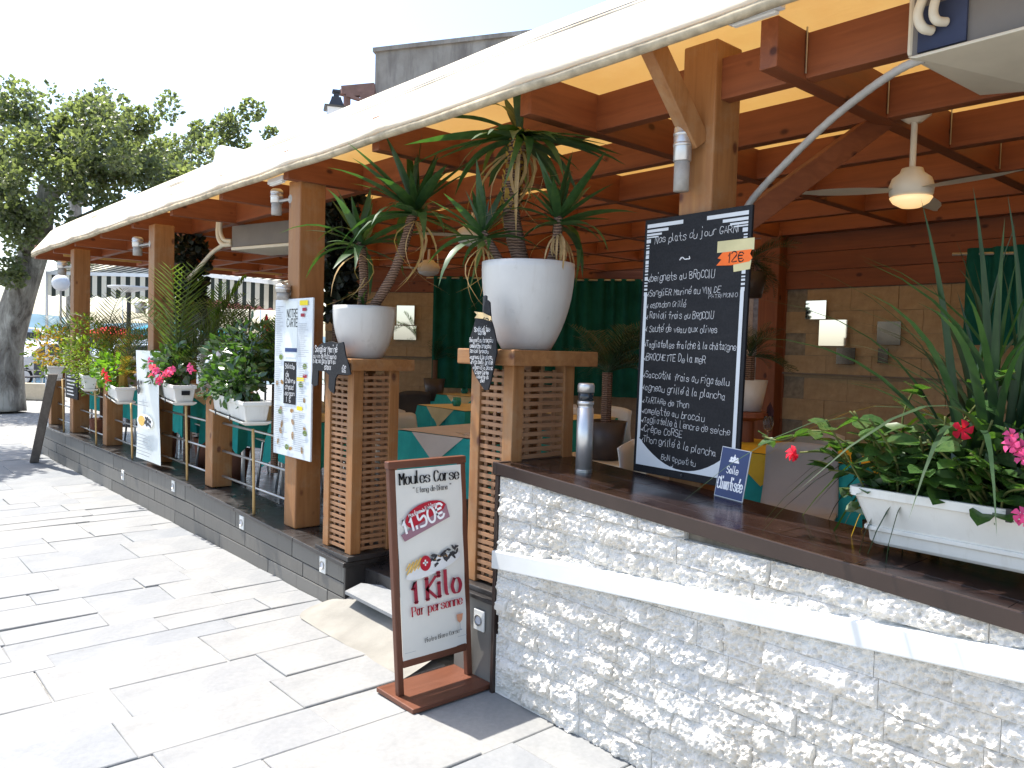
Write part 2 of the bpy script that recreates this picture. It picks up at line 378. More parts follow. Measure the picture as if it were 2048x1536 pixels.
def _stripes(name,axis,period,c0,c1):
    def fn(mt):
        nt=mt.node_tree; tc=N(nt,'ShaderNodeTexCoord'); sp=N(nt,'ShaderNodeSeparateXYZ'); nt.links.new(tc.outputs['UV'],sp.inputs[0])
        m1=N(nt,'ShaderNodeMath',operation='FRACT'); nt.links.new(sp.outputs[0],m1.inputs[0])
        m2=N(nt,'ShaderNodeMath',operation='GREATER_THAN'); m2.inputs[1].default_value=.52; nt.links.new(m1.outputs[0],m2.inputs[0])
        c=mixc(nt,m2.outputs[0],c0,c1); setp(mt,c,.85,.1)
        tr=N(nt,'ShaderNodeBsdfTranslucent'); nt.links.new(c,tr.inputs[0]); mx=N(nt,'ShaderNodeMixShader'); mx.inputs[0].default_value=.45
        nt.links.new(P(mt).outputs[0],mx.inputs[1]); nt.links.new(tr.outputs[0],mx.inputs[2]); nt.links.new(mx.outputs[0],nt.nodes['Material Output'].inputs[0])
    defm(name,fn)
_stripes('awning_stripe',0,1,(.74,.72,.62),(.045,.055,.05))
def _block(mt):
    nt=mt.node_tree; v=coords(nt,(1,1,1)); n=noise_n(nt,v,12,6,.7); b=noise_n(nt,v,2,3)
    c=ramp(nt,n,[(.3,(.31,.215,.13)),(.7,(.44,.325,.20))]); c=mixc(nt,.5,c,ramp(nt,b,[(.3,(.8,.8,.8)),(.7,(1.1,1.1,1.1))]),'MULTIPLY')
    setp(mt,c,.92,.1,0,bump(nt,n,.5,.012))
defm('block_beige',_block)
def _conc_wall(mt):
    nt=mt.node_tree; v=coords(nt,(1,1,1)); tc=N(nt,'ShaderNodeTexCoord'); sp=N(nt,'ShaderNodeSeparateXYZ'); nt.links.new(tc.outputs['Object'],sp.inputs[0])
    s=noise_n(nt,coords(nt,(2.2,2.2,.35)),1.6,6,.7); n=noise_n(nt,v,.7,5,.65)
    c=ramp(nt,n,[(.3,(.20,.175,.15)),(.5,(.27,.25,.22)),(.7,(.36,.34,.31))]); c=mixc(nt,ramp(nt,s,[(.45,(0,0,0)),(.75,(.85,.85,.85))]),c,(.10,.085,.08))
    setp(mt,c,.9,.1,0,bump(nt,noise_n(nt,v,6,6,.7),.4,.02))
defm('stained_concrete',_conc_wall)
simple('timber_grey',(.20,.12,.10),.8,.2,var=.2)
simple('mirror_dark_reflection',(.10,.09,.085),.12,.5,.8,var=.2)  # mirror copy with a dark reflection put into its base colour
dirty('planter_white',(.66,.65,.60),(.36,.31,.23),.38)
dirty('pot_glaze',(.58,.565,.53),(.40,.36,.30),.26)
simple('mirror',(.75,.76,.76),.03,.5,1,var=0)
simple('floor_wood_dark',(.035,.028,.024),.5,.3,var=.2)
# ================================================================ THE SETTING
rnd=random.Random(4)
g=MB().grid(lambda u,v:(-400+800*u,-400+800*v,-.016),8,8).build('ground','joint_sand'); struct(g)
pav=MB().box(-20.4,1.4,-3.35,-.002,-.05,-.009).build('pavement','joint_sand'); struct(pav)
def slab(x0,x1,y0,y1,parent,mat='paving_stone',gap=.005):
    h=rnd.uniform(-.004,.004); t1=rnd.uniform(-.003,.003); t2=rnd.uniform(-.003,.003); b=.0035
    j=lambda:rnd.uniform(-.004,.004)
    c=[(x0+gap+j(),y0+gap+j()),(x1-gap+j(),y0+gap+j()),(x1-gap+j(),y1-gap+j()),(x0+gap+j(),y1-gap+j())]
    zs=[h-t1-t2,h+t1-t2,h+t1+t2,h-t1+t2]; mb=MB()
    cx=(x0+x1)/2; cy=(y0+y1)/2; vs=[]
    for k,(x,y) in enumerate(c): vs.append((x-cx,y-cy,zs[k]-.03))
    for k,(x,y) in enumerate(c): vs.append((x-cx,y-cy,zs[k]-b))
    for k,(x,y) in enumerate(c): vs.append((x-cx-b*(1 if x>cx else -1),y-cy-b*(1 if y>cy else -1),zs[k]))
    fs=[(8,9,10,11)]
    for a in (0,4):
        for k in range(4): fs.append((a+k,a+(k+1)%4,a+4+(k+1)%4,a+4+k))
    mb.add(vs,fs); return mb.build('paving_slab',mat,parent,loc=(cx,cy,0))
x=-1.2
while x>-19.5:
    wd=rnd.choice([.2,.26,.3,.36,.42,.5]) if x>-9 else rnd.uniform(.42,.75)
    y=0.0 ; y-= .006
    first=True
    while y>-2.9:
        ln=rnd.uniform(.3,.95) if x>-9 else rnd.uniform(.7,1.4)
        if first: ln*=rnd.uniform(.4,1)
        first=False
        slab(x-wd,x,max(y-ln,-3.2),y,pav,gap=rnd.choice([.0006,.001,.001,.0015,.002,.0045])); y-=ln
    x-=wd
# sea, hills
sea=MB().grid(lambda u,v:(-900+870*u,-300+700*v,.0),4,4).build('sea','sea'); struct(sea); sea.location.z=.004
def hill(u,v):
    a=R(95)+R(110)*u; r=620+v*160; h=(18+34*abs(noise.fractal(Vector((u*4.2,.3,0)),1,2,4))+14*math.sin(u*9))*(math.sin(PI*min(1,v*1.0))) 
    return (r*math.cos(a),r*math.sin(a),max(-1,h))
hl=MB().grid(hill,90,8).build('hills','hill_blue',smooth=True); struct(hl)
# ---------------------------------------------------------------- terrace
def ztop(x): return .41 if x<-7 else .41+(x+7)*(.30-.41)/(2.77)
XL,XR=-12.6,-4.22
fl=MB().box(-12.55,1.5,.24,7.5,.15,.25).build('terrace_floor','dark_tile'); struct(fl)
tw=thing('terrace_wall','low terrace wall clad in three courses of grey slabs under a dark tiled ledge','wall',(0,0,0))
core=MB()
xs=[XL+.02+(XR-XL-.03)*i/20 for i in range(21)]
for i in range(20):
    a,b=xs[i],xs[i+1]; core.hexa([(a,.012,-.02),(b,.012,-.02),(a,.30,-.02),(b,.30,-.02),(a,.012,ztop(a)-.025),(b,.012,ztop(b)-.025),(a,.30,ztop(a)-.025),(b,.30,ztop(b)-.025)])
core.build('wall_core','mortar',tw)
fr=[0,.30,.63,1.0]
for c in range(3):
    x=XL; off=[.5,.95,.3][c]
    ln=off
    while x<XR-.01:
        x1=min(x+ln,XR); ln=rnd.uniform(.85,1.2); p=rnd.uniform(0,.003); gp=.003
        def zz(xx,k): return max(-.015,(ztop(xx)-.03)*fr[k]) if k else -.015
        a,b=x+gp,x1-gp
        MB().hexa([(a,-.004-p,zz(a,c)+gp),(b,-.004-p,zz(b,c)+gp),(a,.014,zz(a,c)+gp),(b,.014,zz(b,c)+gp),(a,-.004-p,zz(a,c+1)-gp),(b,-.004-p,zz(b,c+1)-gp),(a,.014,zz(a,c+1)-gp),(b,.014,zz(b,c+1)-gp)]).build('cladding_slab','grey_cladding',tw,bevel=.003)
        x=x1
x=XL-.01
while x<XR:
    x1=min(x+rnd.uniform(.7,1.0),XR+.02); a,b=x+.002,x1-.002
    MB().hexa([(a,-.022,ztop(a)-.028),(b,-.022,ztop(b)-.028),(a,.32,ztop(a)-.028),(b,.32,ztop(b)-.028),(a,-.022,ztop(a)),(b,-.022,ztop(b)),(a,.32,ztop(a)),(b,.32,ztop(b))]).build('ledge_tile','dark_tile',tw,bevel=.004)
    x=x1
MB().box(XR,XR+.012,-.003,.6,-.015,ztop(XR)-.03).build('end_panel','dark_tile',tw)
MB().box(XL-.012,XL,-.003,.6,-.015,.38).build('end_panel','dark_tile',tw)
# tiled base under each lattice pillar
def plinth(x0,x1,y0,y1,z0,z1,parent):
    MB().box(x0,x1,y0,y1,z0,z1).build('plinth_tile','dark_tile',parent,bevel=.004)
plinth(-4.60,-4.19,.0,.42,ztop(-4.3)+.001,.335,tw)
# entrance step and concrete ramp
st=MB().box(-4.205,-3.13,.13,.9,-.01,.252).build('entrance_step','dark_tile',bevel=.006); tag(st,'dark tiled entrance step between the two lattice pillars','step')
def rampf(u,v):
    x=-4.46+1.29*u; yy=.13-.40*v*(1 if u>.18 else math.sqrt(max(0,1-((.18-u)/.18)**2)) if u>0 else 0)
    z=.16*(1-v)**1.25*(1 if u>.3 else (u/.3)**.6)+.004
    return (x,yy,z+.004*noise.noise(Vector((x*6,yy*6,0))))
rp=MB().grid(rampf,24,10).build('concrete_ramp','concrete',smooth=True); tag(rp,'pale concrete ramp mound poured against the entrance step','ramp')
sill=MB().hexa([aZ(690,1188,.15),aZ(787,1238,.15),aZ(722,1172,.17),aZ(800,1180,.17)]+[p+Vector((0,0,.018)) for p in (aZ(690,1188,.15),aZ(787,1238,.15),aZ(722,1172,.17),aZ(800,1180,.17))]).build('threshold_slab','paving_stone'); tag(sill,'pale marble threshold slab at the entrance step','slab')
# ---------------------------------------------------------------- white split-stone wall with counter
sw=thing('stone_wall','white split-stone counter wall with a sloping marble ledge and dark brown counter top','wall',(0,0,0))
WX0,WX1=-2.79,-.25
def zc(x): return 1.077-.061*(x+2.786)
MB().hexa([(WX0,.012,-.02),(WX1,.012,-.02),(WX0,.16,-.02),(WX1,.16,-.02),(WX0,.012,zc(WX0)-.05),(WX1,.012,zc(WX1)-.05),(WX0,.16,zc(WX0)-.05),(WX1,.16,zc(WX1)-.05)]).build('wall_core','mortar',sw)
MB().box(WX0,WX1,.16,.40,-.02,.90).build('wall_back','render_white',sw)
def stone(x0,x1,z0,z1,seed):
    nx=max(10,int((x1-x0)/.006)); nz=15; sd=Vector((seed*3.7,seed*1.3,seed*.7)); pr=rnd.uniform(.004,.016); bg_=rnd.uniform(.005,.020); tz=rnd.uniform(-.06,.10); tx=rnd.uniform(-.05,.05)
    def fn(u,v):
        xx=x0+.0006+(x1-x0-.0012)*u; top=min(z1-.0006,zc(xx)-.052); zz=z0+.0006+(top-z0-.0006)*v
        e=min(u*(x1-x0),(1-u)*(x1-x0),v*(z1-z0),(1-v)*(z1-z0)); ed=min(1,e/.005)**.5
        q=Vector((xx*14,zz*14,0))+sd
        n1=noise.fractal(q,1.0,2.1,3); q2=Vector((xx*55,zz*55,0))+sd; n2=noise.voronoi(q2)[0][0]; n3=noise.noise(Vector((xx*120,zz*120,0))+sd)
        y=pr+.019*n1+.025*(n2-.4)+.006*n3+bg_*math.sin(PI*min(1,max(0,v*1.05)))**.8+tz*(zz-(z0+z1)/2)+tx*(xx-(x0+x1)/2)*.5
        e0=.006+.4*pr+.006*(1+noise.noise(Vector((xx*3,zz*3,7)))); return (xx,-min(.039,max(-.004,e0+(y-e0)*ed)),zz)
    mb=MB(); mb.grid(fn,nx,nz); w=nx+1; b=len(mb.v)
    ring=[i for i in range(w)]+[j*w+nx for j in range(1,nz+1)]+[nz*w+i for i in range(nx-1,-1,-1)]+[j*w for j in range(nz-1,0,-1)]
    mb.v+=[(mb.v[i][0],.014,mb.v[i][2]) for i in ring]; k=len(ring)
    for i in range(k): mb.f.append((ring[(i+1)%k],ring[i],b+i,b+(i+1)%k)); mb.m.append(0)
    return mb.build('stone','split_stone',sw)
ch=.0925; sid=0
for r_ in range(12):
    z0=r_*ch; x=WX0-rnd.uniform(0,.15)
    while x<WX1:
        ln=rnd.choice([.11,.16,.19,.22,.22,.27,.33,.38]); a=max(x,WX0); b=min(x+ln,WX1); x+=ln
        if b-a<.02: continue
        if z0>zc(b)-.075: continue
        sid+=1; stone(a,b,z0,z0+ch,sid)
def rz(x): return .633+(x+2.80)*(.8115-.633)/2.14
ra,rb=-2.805,-.25
rl=MB().hexa([(ra,-.046,rz(ra)-.044),(rb,-.046,rz(rb)-.044),(ra,.0,rz(ra)-.044),(rb,0,rz(rb)-.044),(ra,-.046,rz(ra)+.04),(rb,-.046,rz(rb)+.036),(ra,.0,rz(ra)+.042),(rb,0,rz(rb)+.038)]).build('marble_ledge','marble_rail',sw,bevel=.005)
# counter
ys=[-.020,.085,.28,.475]
for k in range(3):
    x=-2.80
    while x<WX1+.1:
        x1=min(x+.42+(.1*k if x<-2.7 else 0),WX1+.12); a,b=x+.0008,x1-.0008; y0,y1=ys[k]+.0008,ys[k+1]-.0008
        MB().hexa([(a,y0,zc(a)-.03),(b,y0,zc(b)-.03),(a,y1,zc(a)-.03),(b,y1,zc(b)-.03),(a,y0,zc(a)),(b,y0,zc(b)),(a,y1,zc(a)),(b,y1,zc(b))]).build('counter_tile','counter_tile',sw,bevel=.0015)
        x=x1
a,b=-2.825,WX1+.12
MB().hexa([(a,-.034,zc(a)-.052),(b,-.034,zc(b)-.052),(a,-.021,zc(a)-.052),(b,-.021,zc(b)-.052),(a,-.034,zc(a)+.004),(b,-.034,zc(b)+.004),(a,-.021,zc(a)+.004),(b,-.021,zc(b)+.004)]).build('front_trim','counter_trim',sw,bevel=.003)
MB().hexa([(a,-.0205,zc(a)-.05),(b,-.0205,zc(b)-.05),(a,.47,zc(a)-.05),(b,.47,zc(b)-.05),(a,-.0205,zc(a)-.031),(b,-.0205,zc(b)-.031),(a,.47,zc(a)-.031),(b,.47,zc(b)-.031)]).build('counter_bed','counter_tile',sw)
MB().box(-2.826,-2.802,-.036,.47,zc(-2.8)-.052,zc(-2.8)+.004).build('end_trim','counter_trim',sw,bevel=.002)
MB().box(-2.812,-2.792,-.03,.03,-.01,1.02).build('corner_strip','counter_trim',sw,bevel=.002)
# short grey base below the right-hand pillar
bs=thing('pillar_base','short dark grey clad base under the right-hand lattice pillar','base',(0,0,0))
MB().box(-3.13,-2.815,.0,.55,-.01,.40).build('base_block','grey_cladding',bs,bevel=.004)
MB().box(-3.16,-2.815,-.02,.56,.402,.425).build('ledge_tile','dark_tile',bs,bevel=.004)
MB().box(-3.12,-2.82,.01,.5,.426,.452).build('plinth_tile','dark_tile',bs,bevel=.004)
# small square lights let into the low wall
def walllight(px,py,where):
    p=aY(px,py,-.008); t=thing('wall_light','small square white wall light '+where,'wall light',(p.x,-.010,p.z),0,'square lights along the terrace wall')
    MB().box(-.038,.038,-.004,.006,-.05,.05).build('cover_plate','white_plastic',t,bevel=.003)
    mb=MB(); mb.lathe([(.024,0),(.027,.006),(.022,.006),(.02,.001)],20,M=Matrix.Rotation(R(90),4,'X')); mb.build('ring','steel_dull',t,loc=(0,-.004,0))
    MB().lathe([(.02,0),(.019,.002),(0.0,.003)],16,M=Matrix.Rotation(R(90),4,'X')).build('lens','glass_lamp',t,loc=(0,-.004,0))
for a in [(246,950,'farthest along the clad wall'),(347,972,'below the white banner menu'),(484,1045,'below the shrub planter'),(646,1130,'just left of the entrance step'),(959,1240,'right of the entrance behind the standing sign')]: walllight(*a)
# ---------------------------------------------------------------- timber frame
tf=thing('timber_pavilion','reddish timber pavilion of honey coloured posts and a grid of deep ceiling beams','pavilion',(0,0,0))
PS=.175
def post(x0,y0,z0,z1,parent,mat='wood_honey_z',w=PS,d=.19,name='post'):
    return MB().box(0,w,0,d,0,z1-z0).build(name,mat,parent,bevel=.008,loc=(x0,y0,z0))
for xx in (-5.22,-8.25,-11.34): post(xx,.08,ztop(xx+.1)+.001,2.72,tf)
post(-2.228,.505,.25,2.96,tf)
for k in range(13):
    xx=.54-1.12*k; o=MB().box(0,.075,0,5.6,0,.19).build('beam','wood_red_y',tf,bevel=.004,loc=(xx-.037,-.02 if xx<-3.5 else .10 if xx<-2.5 else .33,2.70))
for k in range(8):
    yy=.58+.73*k; MB().box(0,14.0,0,.07,0,.178).build('purlin','wood_red_x',tf,bevel=.004,loc=(-12.75,yy-.035,2.706))
MB().bar(aY(1396,290,.50),aY(1306,95,.24),.07,.09).build('brace','wood_honey_z',tf,bevel=.004)
MB().bar((-2.06,.62,2.13),(-1.72,1.42,2.76),.06,.10).build('brace','wood_red_y',tf,bevel=.004)
# joist hangers: thin bent steel rods on the long beam
for k in range(6):
    jh=MB()
    y0=.58+.73*k
    for dx in (-.045,.045):
        jh.tube([(-1.70+dx,y0-.05,2.72),(-1.70+dx,y0-.05,2.9)],.004,5)
    if k: jh.tube([(-1.742,y0-.30,2.88),(-1.742,y0-.24,2.76),(-1.742,y0-.16,2.87),(-1.742,y0-.10,2.75)],.004,5)
    stuff(jh.build('hanger_rods','steel_dull',tf))
# ---------------------------------------------------------------- canopy
cp=thing('canopy','long cream canvas canopy with a drooping front edge over the terrace','canopy',(0,0,0))
CX0,CX1=-12.75,1.6
prof0=[(-.085,2.662),(-.116,2.660),(-.124,2.676),(-.112,2.70),(-.07,2.757),(-.025,2.82),(.02,2.883),(.065,2.945),(.11,3.008),(.30,3.012),(1.0,3.0),(2.5,2.985),(5.7,2.97)]
prof=[(y+(.03 if y<.5 else 0),z+(.098 if y<.5 else 0)) for y,z in prof0]
NS=240
def cf(u,v):
    k=v*(len(prof)-1); i=min(int(k+1e-6),len(prof)-2); t=k-i; y=prof[i][0]*(1-t)+prof[i+1][0]*t; z=prof[i][1]*(1-t)+prof[i+1][1]*t
    x=CX0+(CX1-CX0)*u; ph=((x+12.75)/1.12)%1.0; sag=4*ph*(1-ph)
    wgt=max(0,1-abs(k-3)/3.0) if k<6 else 0
    y-=.012*wgt*(1-sag)**3; z-=.014*wgt*sag*(k<5)
    n=noise.noise(Vector((x*1.7,k*.7,0))); z+=.007*n*(k>1); y+=.006*n
    if k>9: z-=.02*math.sin(PI*ph)*.6
    ri=min(1,max(0,(x+2.9)/1.0)); ri=ri*ri*(3-2*ri)
    if k<9.5: y+=.23*ri; z+=.115*ri
    # far corner is drawn in to a point
    e=max(0,(-12.45-x)/.3)
    if k<9: z-=.02*e
    return (x,y,z)
MB().grid(cf,NS,len(prof)-1).build('canvas','canvas_cream',cp,smooth=True)
def hem(u,v):
    x,y,z=cf(u,0); p=Vector(cf(u,1.2/12)); a=v*2*PI; n=noise.noise(Vector((x*9,2,0)))
    ri=min(1,max(0,(x+2.9)/1.0)); ri=ri*ri*(3-2*ri)
    return (x,-.074+.23*ri+.024*math.cos(a),p.z-.018+(.021+.004*n)*math.sin(a)+.004*n)
MB().grid(hem,NS,8).build('hem_roll','canvas_hem',cp,smooth=True)
sm=MB()
for i in range(120):
    u0=.02+.78*i/120+.15; u1=u0+.78/120
    if u1>1: break
    k=6.45+.25*noise.noise(Vector((u0*11,0,0)))
    t=.008+.012*max(0,noise.noise(Vector((u0*26,5,0))))
    a=Vector(cf(u0,k/12)); b=Vector(cf(u1,(k+.25*(noise.noise(Vector((u1*11,0,0)))-noise.noise(Vector((u0*11,0,0)))))/12)); o=Vector((0,-.006,.005)); up=Vector((0,.5,.6)).normalized()*t*.5
    sm.add([a+o-up,b+o-up,b+o+up,a+o+up],[(0,1,2,3)])
sm.build('seam','canvas_seam',cp)
# ---------------------------------------------------------------- back walls
def wall_of_blocks(name,label,p0,p1,z0,z1,bl,bh,parent_z=2.95,redfrom=None):
    p0=Vector((*p0,0)); p1=Vector((*p1,0)); L=(p1-p0).length; ang=math.atan2(p1.y-p0.y,p1.x-p0.x)
    t=thing(name,label,'wall',(p0.x,p0.y,0),ang)
    MB().box(0,L,.012,.14,.2,parent_z).build('wall_core','mortar',t)
    me=MB().box(.0015,bl-.0015,0,.02,.0015,bh-.0015).mesh('block','block_beige')
    nrow=int((z1-z0)/bh)
    for r_ in range(nrow):
        n=int(L/bl)
        for c in range(n):
            inst('block',me,t,Matrix.Translation((c*bl+(bl/2 if r_%2 and c<n-1 else 0),rnd.uniform(-.004,.004),z0+r_*bh)))
    zz=z0+nrow*bh+.004
    while zz<parent_z-.03:
        h=min(.16,parent_z-zz); MB().box(0,L,-.012,.01,zz+.002,zz+h-.002).build('board','wood_red_x',t,bevel=.003); zz+=h
    MB().box(0,L,-.03,0,1.46,1.475).build('dado_strip','wood_grey_x',t)
    return t
PA=aD(652,557,12.0); PB=aD(1545,567,10.4)
WL=wall_of_blocks('back_wall','far beige block wall with green curtains behind the dining tables',(PA.x,PA.y),(PB.x,PB.y),.26,2.60,.44,.195)
PC=aY(1575,567,4.3)
WR=wall_of_blocks('side_wall','beige block wall with red boards above behind the grass planter',(PC.x,4.3),(1.2,4.3),.26,2.22,.40,.196,2.92)
post(PC.x-.22,4.18,.25,2.75,tf,'wood_red_z',.2,.15)
MB().box(PC.x-.05,PC.x,4.3,PB.y+.3,.25,2.9).build('partition','wood_red_z',tf)
MB().box(1.25,1.35,.3,4.4,.2,2.9).build('end_boarding','wood_red_z',tf)
# curtains
def curtain(px0,px1,ytop,ybot,D0,D1,label,seed):
    a=aD(px0,ytop,D0); b=aD(px1,ytop,D1); zb=aD(px0,ybot,D0).z; ztp=a.z; d=(b-a); d.z=0; L=d.length; u=d/L; n=Vector((u.y,-u.x,0)); rr=random.Random(seed)
    def fn(s,v):
        ph=s*L/.16*2*PI; am=.035*(1-.35*v); return a+u*(s*L)+n*(am*math.sin(ph+.6*math.sin(ph*.31+seed))+.02*noise.noise(Vector((s*7,v*2,seed))))+Vector((0,0,(zb-ztp)*v))
    t=thing('curtain',label,'curtain',(0,0,0),0,'green curtains')
    MB().grid(fn,int(L/.16*10),6).build('curtain_cloth','curtain_green',t,smooth=True)
    MB().tube([a-u*.1+Vector((0,0,-.03)),b+u*.1+Vector((0,0,-.03))],.012,8).build('curtain_rod','steel_dull',t)
curtain(868,1010,552,775,10.7,10.6,'dark green curtain gathered left of the big white pot',1)
curtain(1095,1320,556,790,10.4,10.2,'dark green curtain between the big white pot and the chalkboard',2)
curtain(1935,2120,498,690,5.75,5.3,'dark green curtain at the right edge behind the grass plant',3)
# mirror tiles stepped across the walls
def mirror_tile(px0,py0,px1,py1,D,label,wall,mat='mirror'):
    a=aD(px0,py0,D); b=aD(px1,py1,D); ang=wall.rotation_euler.z; u=Vector((math.cos(ang),math.sin(ang),0))
    inv=wall.location; n=Vector((u.y,-u.x,0))
    def onw(p):
        d=p-CAM; t=((inv-CAM).dot(n)+.05)/d.dot(n); return CAM+d*t
    A=onw(a); B=onw(b); w_=(B-A).dot(u)
    o=MB().box(0,w_,0,.008,-(A.z-B.z),0).build('mirror',mat,None,loc=A); o.rotation_euler=(0,0,ang); tag(o,label,'mirror','stepped mirror squares')
mirror_tile(794,611,828,650,12,'upper mirror square left of the green curtain',WL); mirror_tile(788,651,832,680,12,'lower mirror square left of the green curtain',WL)
mirror_tile(1612,602,1651,638,6,'small bright mirror square above the others on the beige wall',WR); mirror_tile(1639,640,1693,692,6,'largest mirror square on the beige wall',WR)
mirror_tile(1673,695,1709,729,6,'low dark mirror square beside the grass plant',WR,'mirror_dark_reflection'); mirror_tile(1755,643,1800,690,6,'mirror square half behind the grass leaves',WR,'mirror_dark_reflection'); mirror_tile(1756,697,1775,727,6,'narrow dark mirror square at the grass roots',WR,'mirror_dark_reflection')
# ================================================================ LETTERING: pen strokes laid on a surface
_G={'a':'~35261604122233|363242','b':'0902|~05163644321203','c':'~45361604123243','d':'~45361604123243|4942','e':'~04444536160412324 3','f':'~48392822|0646','g':'~45361604123243|~4641301001','h':'0902|~0516364542','i':'2622|2829','j':'~26211000|2829','k':'0902|460442','l':'~292332','m':'0602|~05162522|~25364542','n':'0602|~0516364542','o':'~16041232443616','p':'0600|~05163644321203','q':'~45361604123243|4640','r':'0602|~041636','s':'~453616053443321203','t':'~29233242|0646','u':'~0603123243|4642','v':'062246','x':'0642|4602','y':'0622|46221000','z':'06460242',
'A':'022842|1434','B':'0208|~0838473605|~053544433202','C':'~4738180604123243','D':'0208|~082846442202','E':'0208|0848|0242|0535','F':'0208|0848|0535','G':'~4738180604123244|2444','H':'0208|4248|0545','I':'2228','J':'~48431202','K':'0208|480542','L':'0802|0242','M':'0208|0825|2548|4842','N':'0208|0842|4248','O':'~180604123244463818','P':'0208|~083847463505','R':'0208|~083847463505|2542','S':'~473818063544321203','T':'0848|2822','U':'~080312324348','V':'082248','X':'0842|4802','Y':'0825|482522',
'0':'~180604123244463818','1':'162822','2':'~071838460242','3':'~0738473505|~25443202','5':'~480805364432 02','€':'~4738180604123243|0636|0434','+':'0545|2327','*':'0442|0344|2246','.':'2223','"':'1819|3839','~':'~051625354546',"'":'2829',':':'2223|2526','-':'1434','|':'2028'}
_acc={'é':('e','3749'),'è':('e','3719'),'ê':('e','172837'),'î':('I','172937'),'â':('a','172837'),'à':('a','3719')}
def glyph(c):
    if c in _acc: s=_G['i' if _acc[c][0]=='I' else _acc[c][0]]+'|'+_acc[c][1]
    else: s=_G.get(c,'')
    out=[]
    for st in s.split('|'):
        st=st.replace(' ',''); sm=st.startswith('~'); st=st.lstrip('~')
        p=[(int(st[i]),int(st[i+1])) for i in range(0,len(st)-1,2)]
        if sm: p=[(q.x,q.y) for q in smooth_path([(a,b,0) for a,b in p],4)]
        if p: out.append((p,sm))
    return out
def text(mb,s,o,u,v,x,y,h,pw=.9,style='pen',align='l',jit=0.0,rot=0.0,seed=1,lift=.0015,wide=1.0,adv=5.3,fit=None):
    u=Vector(u).normalized(); v=Vector(v).normalized(); n=u.cross(v).normalized(); sc=h/6.0; rr=random.Random(seed)
    tot=0; ws=[]
    for c in s:
        a={' ':3.2,'i':3.2 ,'r':4.5,'t':4.8,'l':3.2,'.':2.4,'I':3,"'":2,'1':4}.get(c,adv); ws.append(a); tot+=a
    if fit: wide=min(1.25,fit/(tot*sc))
    cx=-tot/2 if align=='c' else 0; cr,sr=math.cos(rot),math.sin(rot)
    for c,a in zip(s,ws):
        j1=rr.uniform(-1,1)*jit*1.3; j2=1+rr.uniform(-1,1)*jit*.3; sk=rr.uniform(-.1,.22)*min(1,jit*2); off=-(2 if a<4 and c in 'il.I' else 0)+(.6 if a<4 else .4)
        for st,sm_ in glyph(c):
            P_=[]
            for (gx,gy) in st:
                X=(cx+gx+off+sk*(gy-2))*sc*wide; Y=((gy-2)*j2+j1)*sc
                P_.append((x+X*cr-Y*sr,y+X*sr+Y*cr))
            k=len(P_)
            L=[];Rr=[]
            for i in range(k):
                p0=P_[max(i-1,0)];p1=P_[min(i+1,k-1)]; dx,dy=p1[0]-p0[0],p1[1]-p0[1]; l=math.hypot(dx,dy) or 1e-9; dx/=l;dy/=l
                if style=='serif': w=sc*(.28+pw*abs(dy)**1.3)
                elif style=='bold': w=sc*pw*1.5
                else: w=sc*pw*(.55+.75*rr.random())
                w*=.5
                if i==0: e=(-dx*w*.7,-dy*w*.7)
                elif i==k-1: e=(dx*w*.7,dy*w*.7)
                else: e=(0,0)
                L.append((P_[i][0]-dy*w+e[0],P_[i][1]+dx*w+e[1])); Rr.append((P_[i][0]+dy*w+e[0],P_[i][1]-dx*w+e[1]))
            vs=[]
            for p in L+Rr: vs.append(Vector(o)+u*p[0]+v*p[1]+n*lift)
            mb.add(vs,[(i+k,i+1+k,i+1,i) for i in range(k-1)])
            if style=='serif' and not sm_:
                for (p,q) in ((P_[0],P_[1]),(P_[-1],P_[-2])):
                    if abs(p[1]-q[1])>abs(p[0]-q[0])*1.2:
                        wv,hv=sc*1.05*wide,sc*.2; s_=1 if q[1]>p[1] else -1
                        pts=[(p[0]-wv,p[1]-hv*s_*.3),(p[0]+wv,p[1]-hv*s_*.3),(p[0]+wv,p[1]+hv*s_*1.4),(p[0]-wv,p[1]+hv*s_*1.4)]
                        if s_<0: pts=pts[::-1]
                        mb.add([Vector(o)+u*a_+v*b_+n*lift for a_,b_ in pts],[(0,1,2,3)])
        cx+=a
    return tot*sc*wide
def ell(cx,cy,a,b,n=24,rot=0): 
    return [(cx+a*math.cos(t)*math.cos(rot)-b*math.sin(t)*math.sin(rot),cy+a*math.cos(t)*math.sin(rot)+b*math.sin(t)*math.cos(rot)) for t in [2*PI*i/n for i in range(n)]]
def rect(x0,x1,y0,y1): return [(x0,y0),(x1,y0),(x1,y1),(x0,y1)]
class Face:                              # a printed face: frame o,u,v; layers lifted by small steps
    def __init__(s,o,u,v,parent): s.o=Vector(o); s.u=Vector(u).normalized(); s.v=Vector(v).normalized(); s.n=s.u.cross(s.v).normalized(); s.p=parent; s.z=.0012
    def polys(s,name,mat,lst,label=None):
        many=len(lst)>14; mb=MB()
        for i,pts in enumerate(lst):
            mb.flat(pts,s.o+s.n*(s.z+i*.00004),s.u,s.v)
            if not many:
                o=mb.build(name,mat,s.p); mb=MB()
                if label: o['label']=label
        if many: o=stuff(mb.build(name,mat,s.p))
        s.z+=.0007; return o
    def texts(s,mat,lst,name='lettering',label=None):
        for a in lst:
            mb=MB(); kw=a[4] if len(a)>4 else {}
            text(mb,a[0],s.o,s.u,s.v,a[1],a[2],a[3],lift=s.z,**kw); o=mb.build(name,mat,s.p)
            if label: o['label']=label
        s.z+=.0007; return o
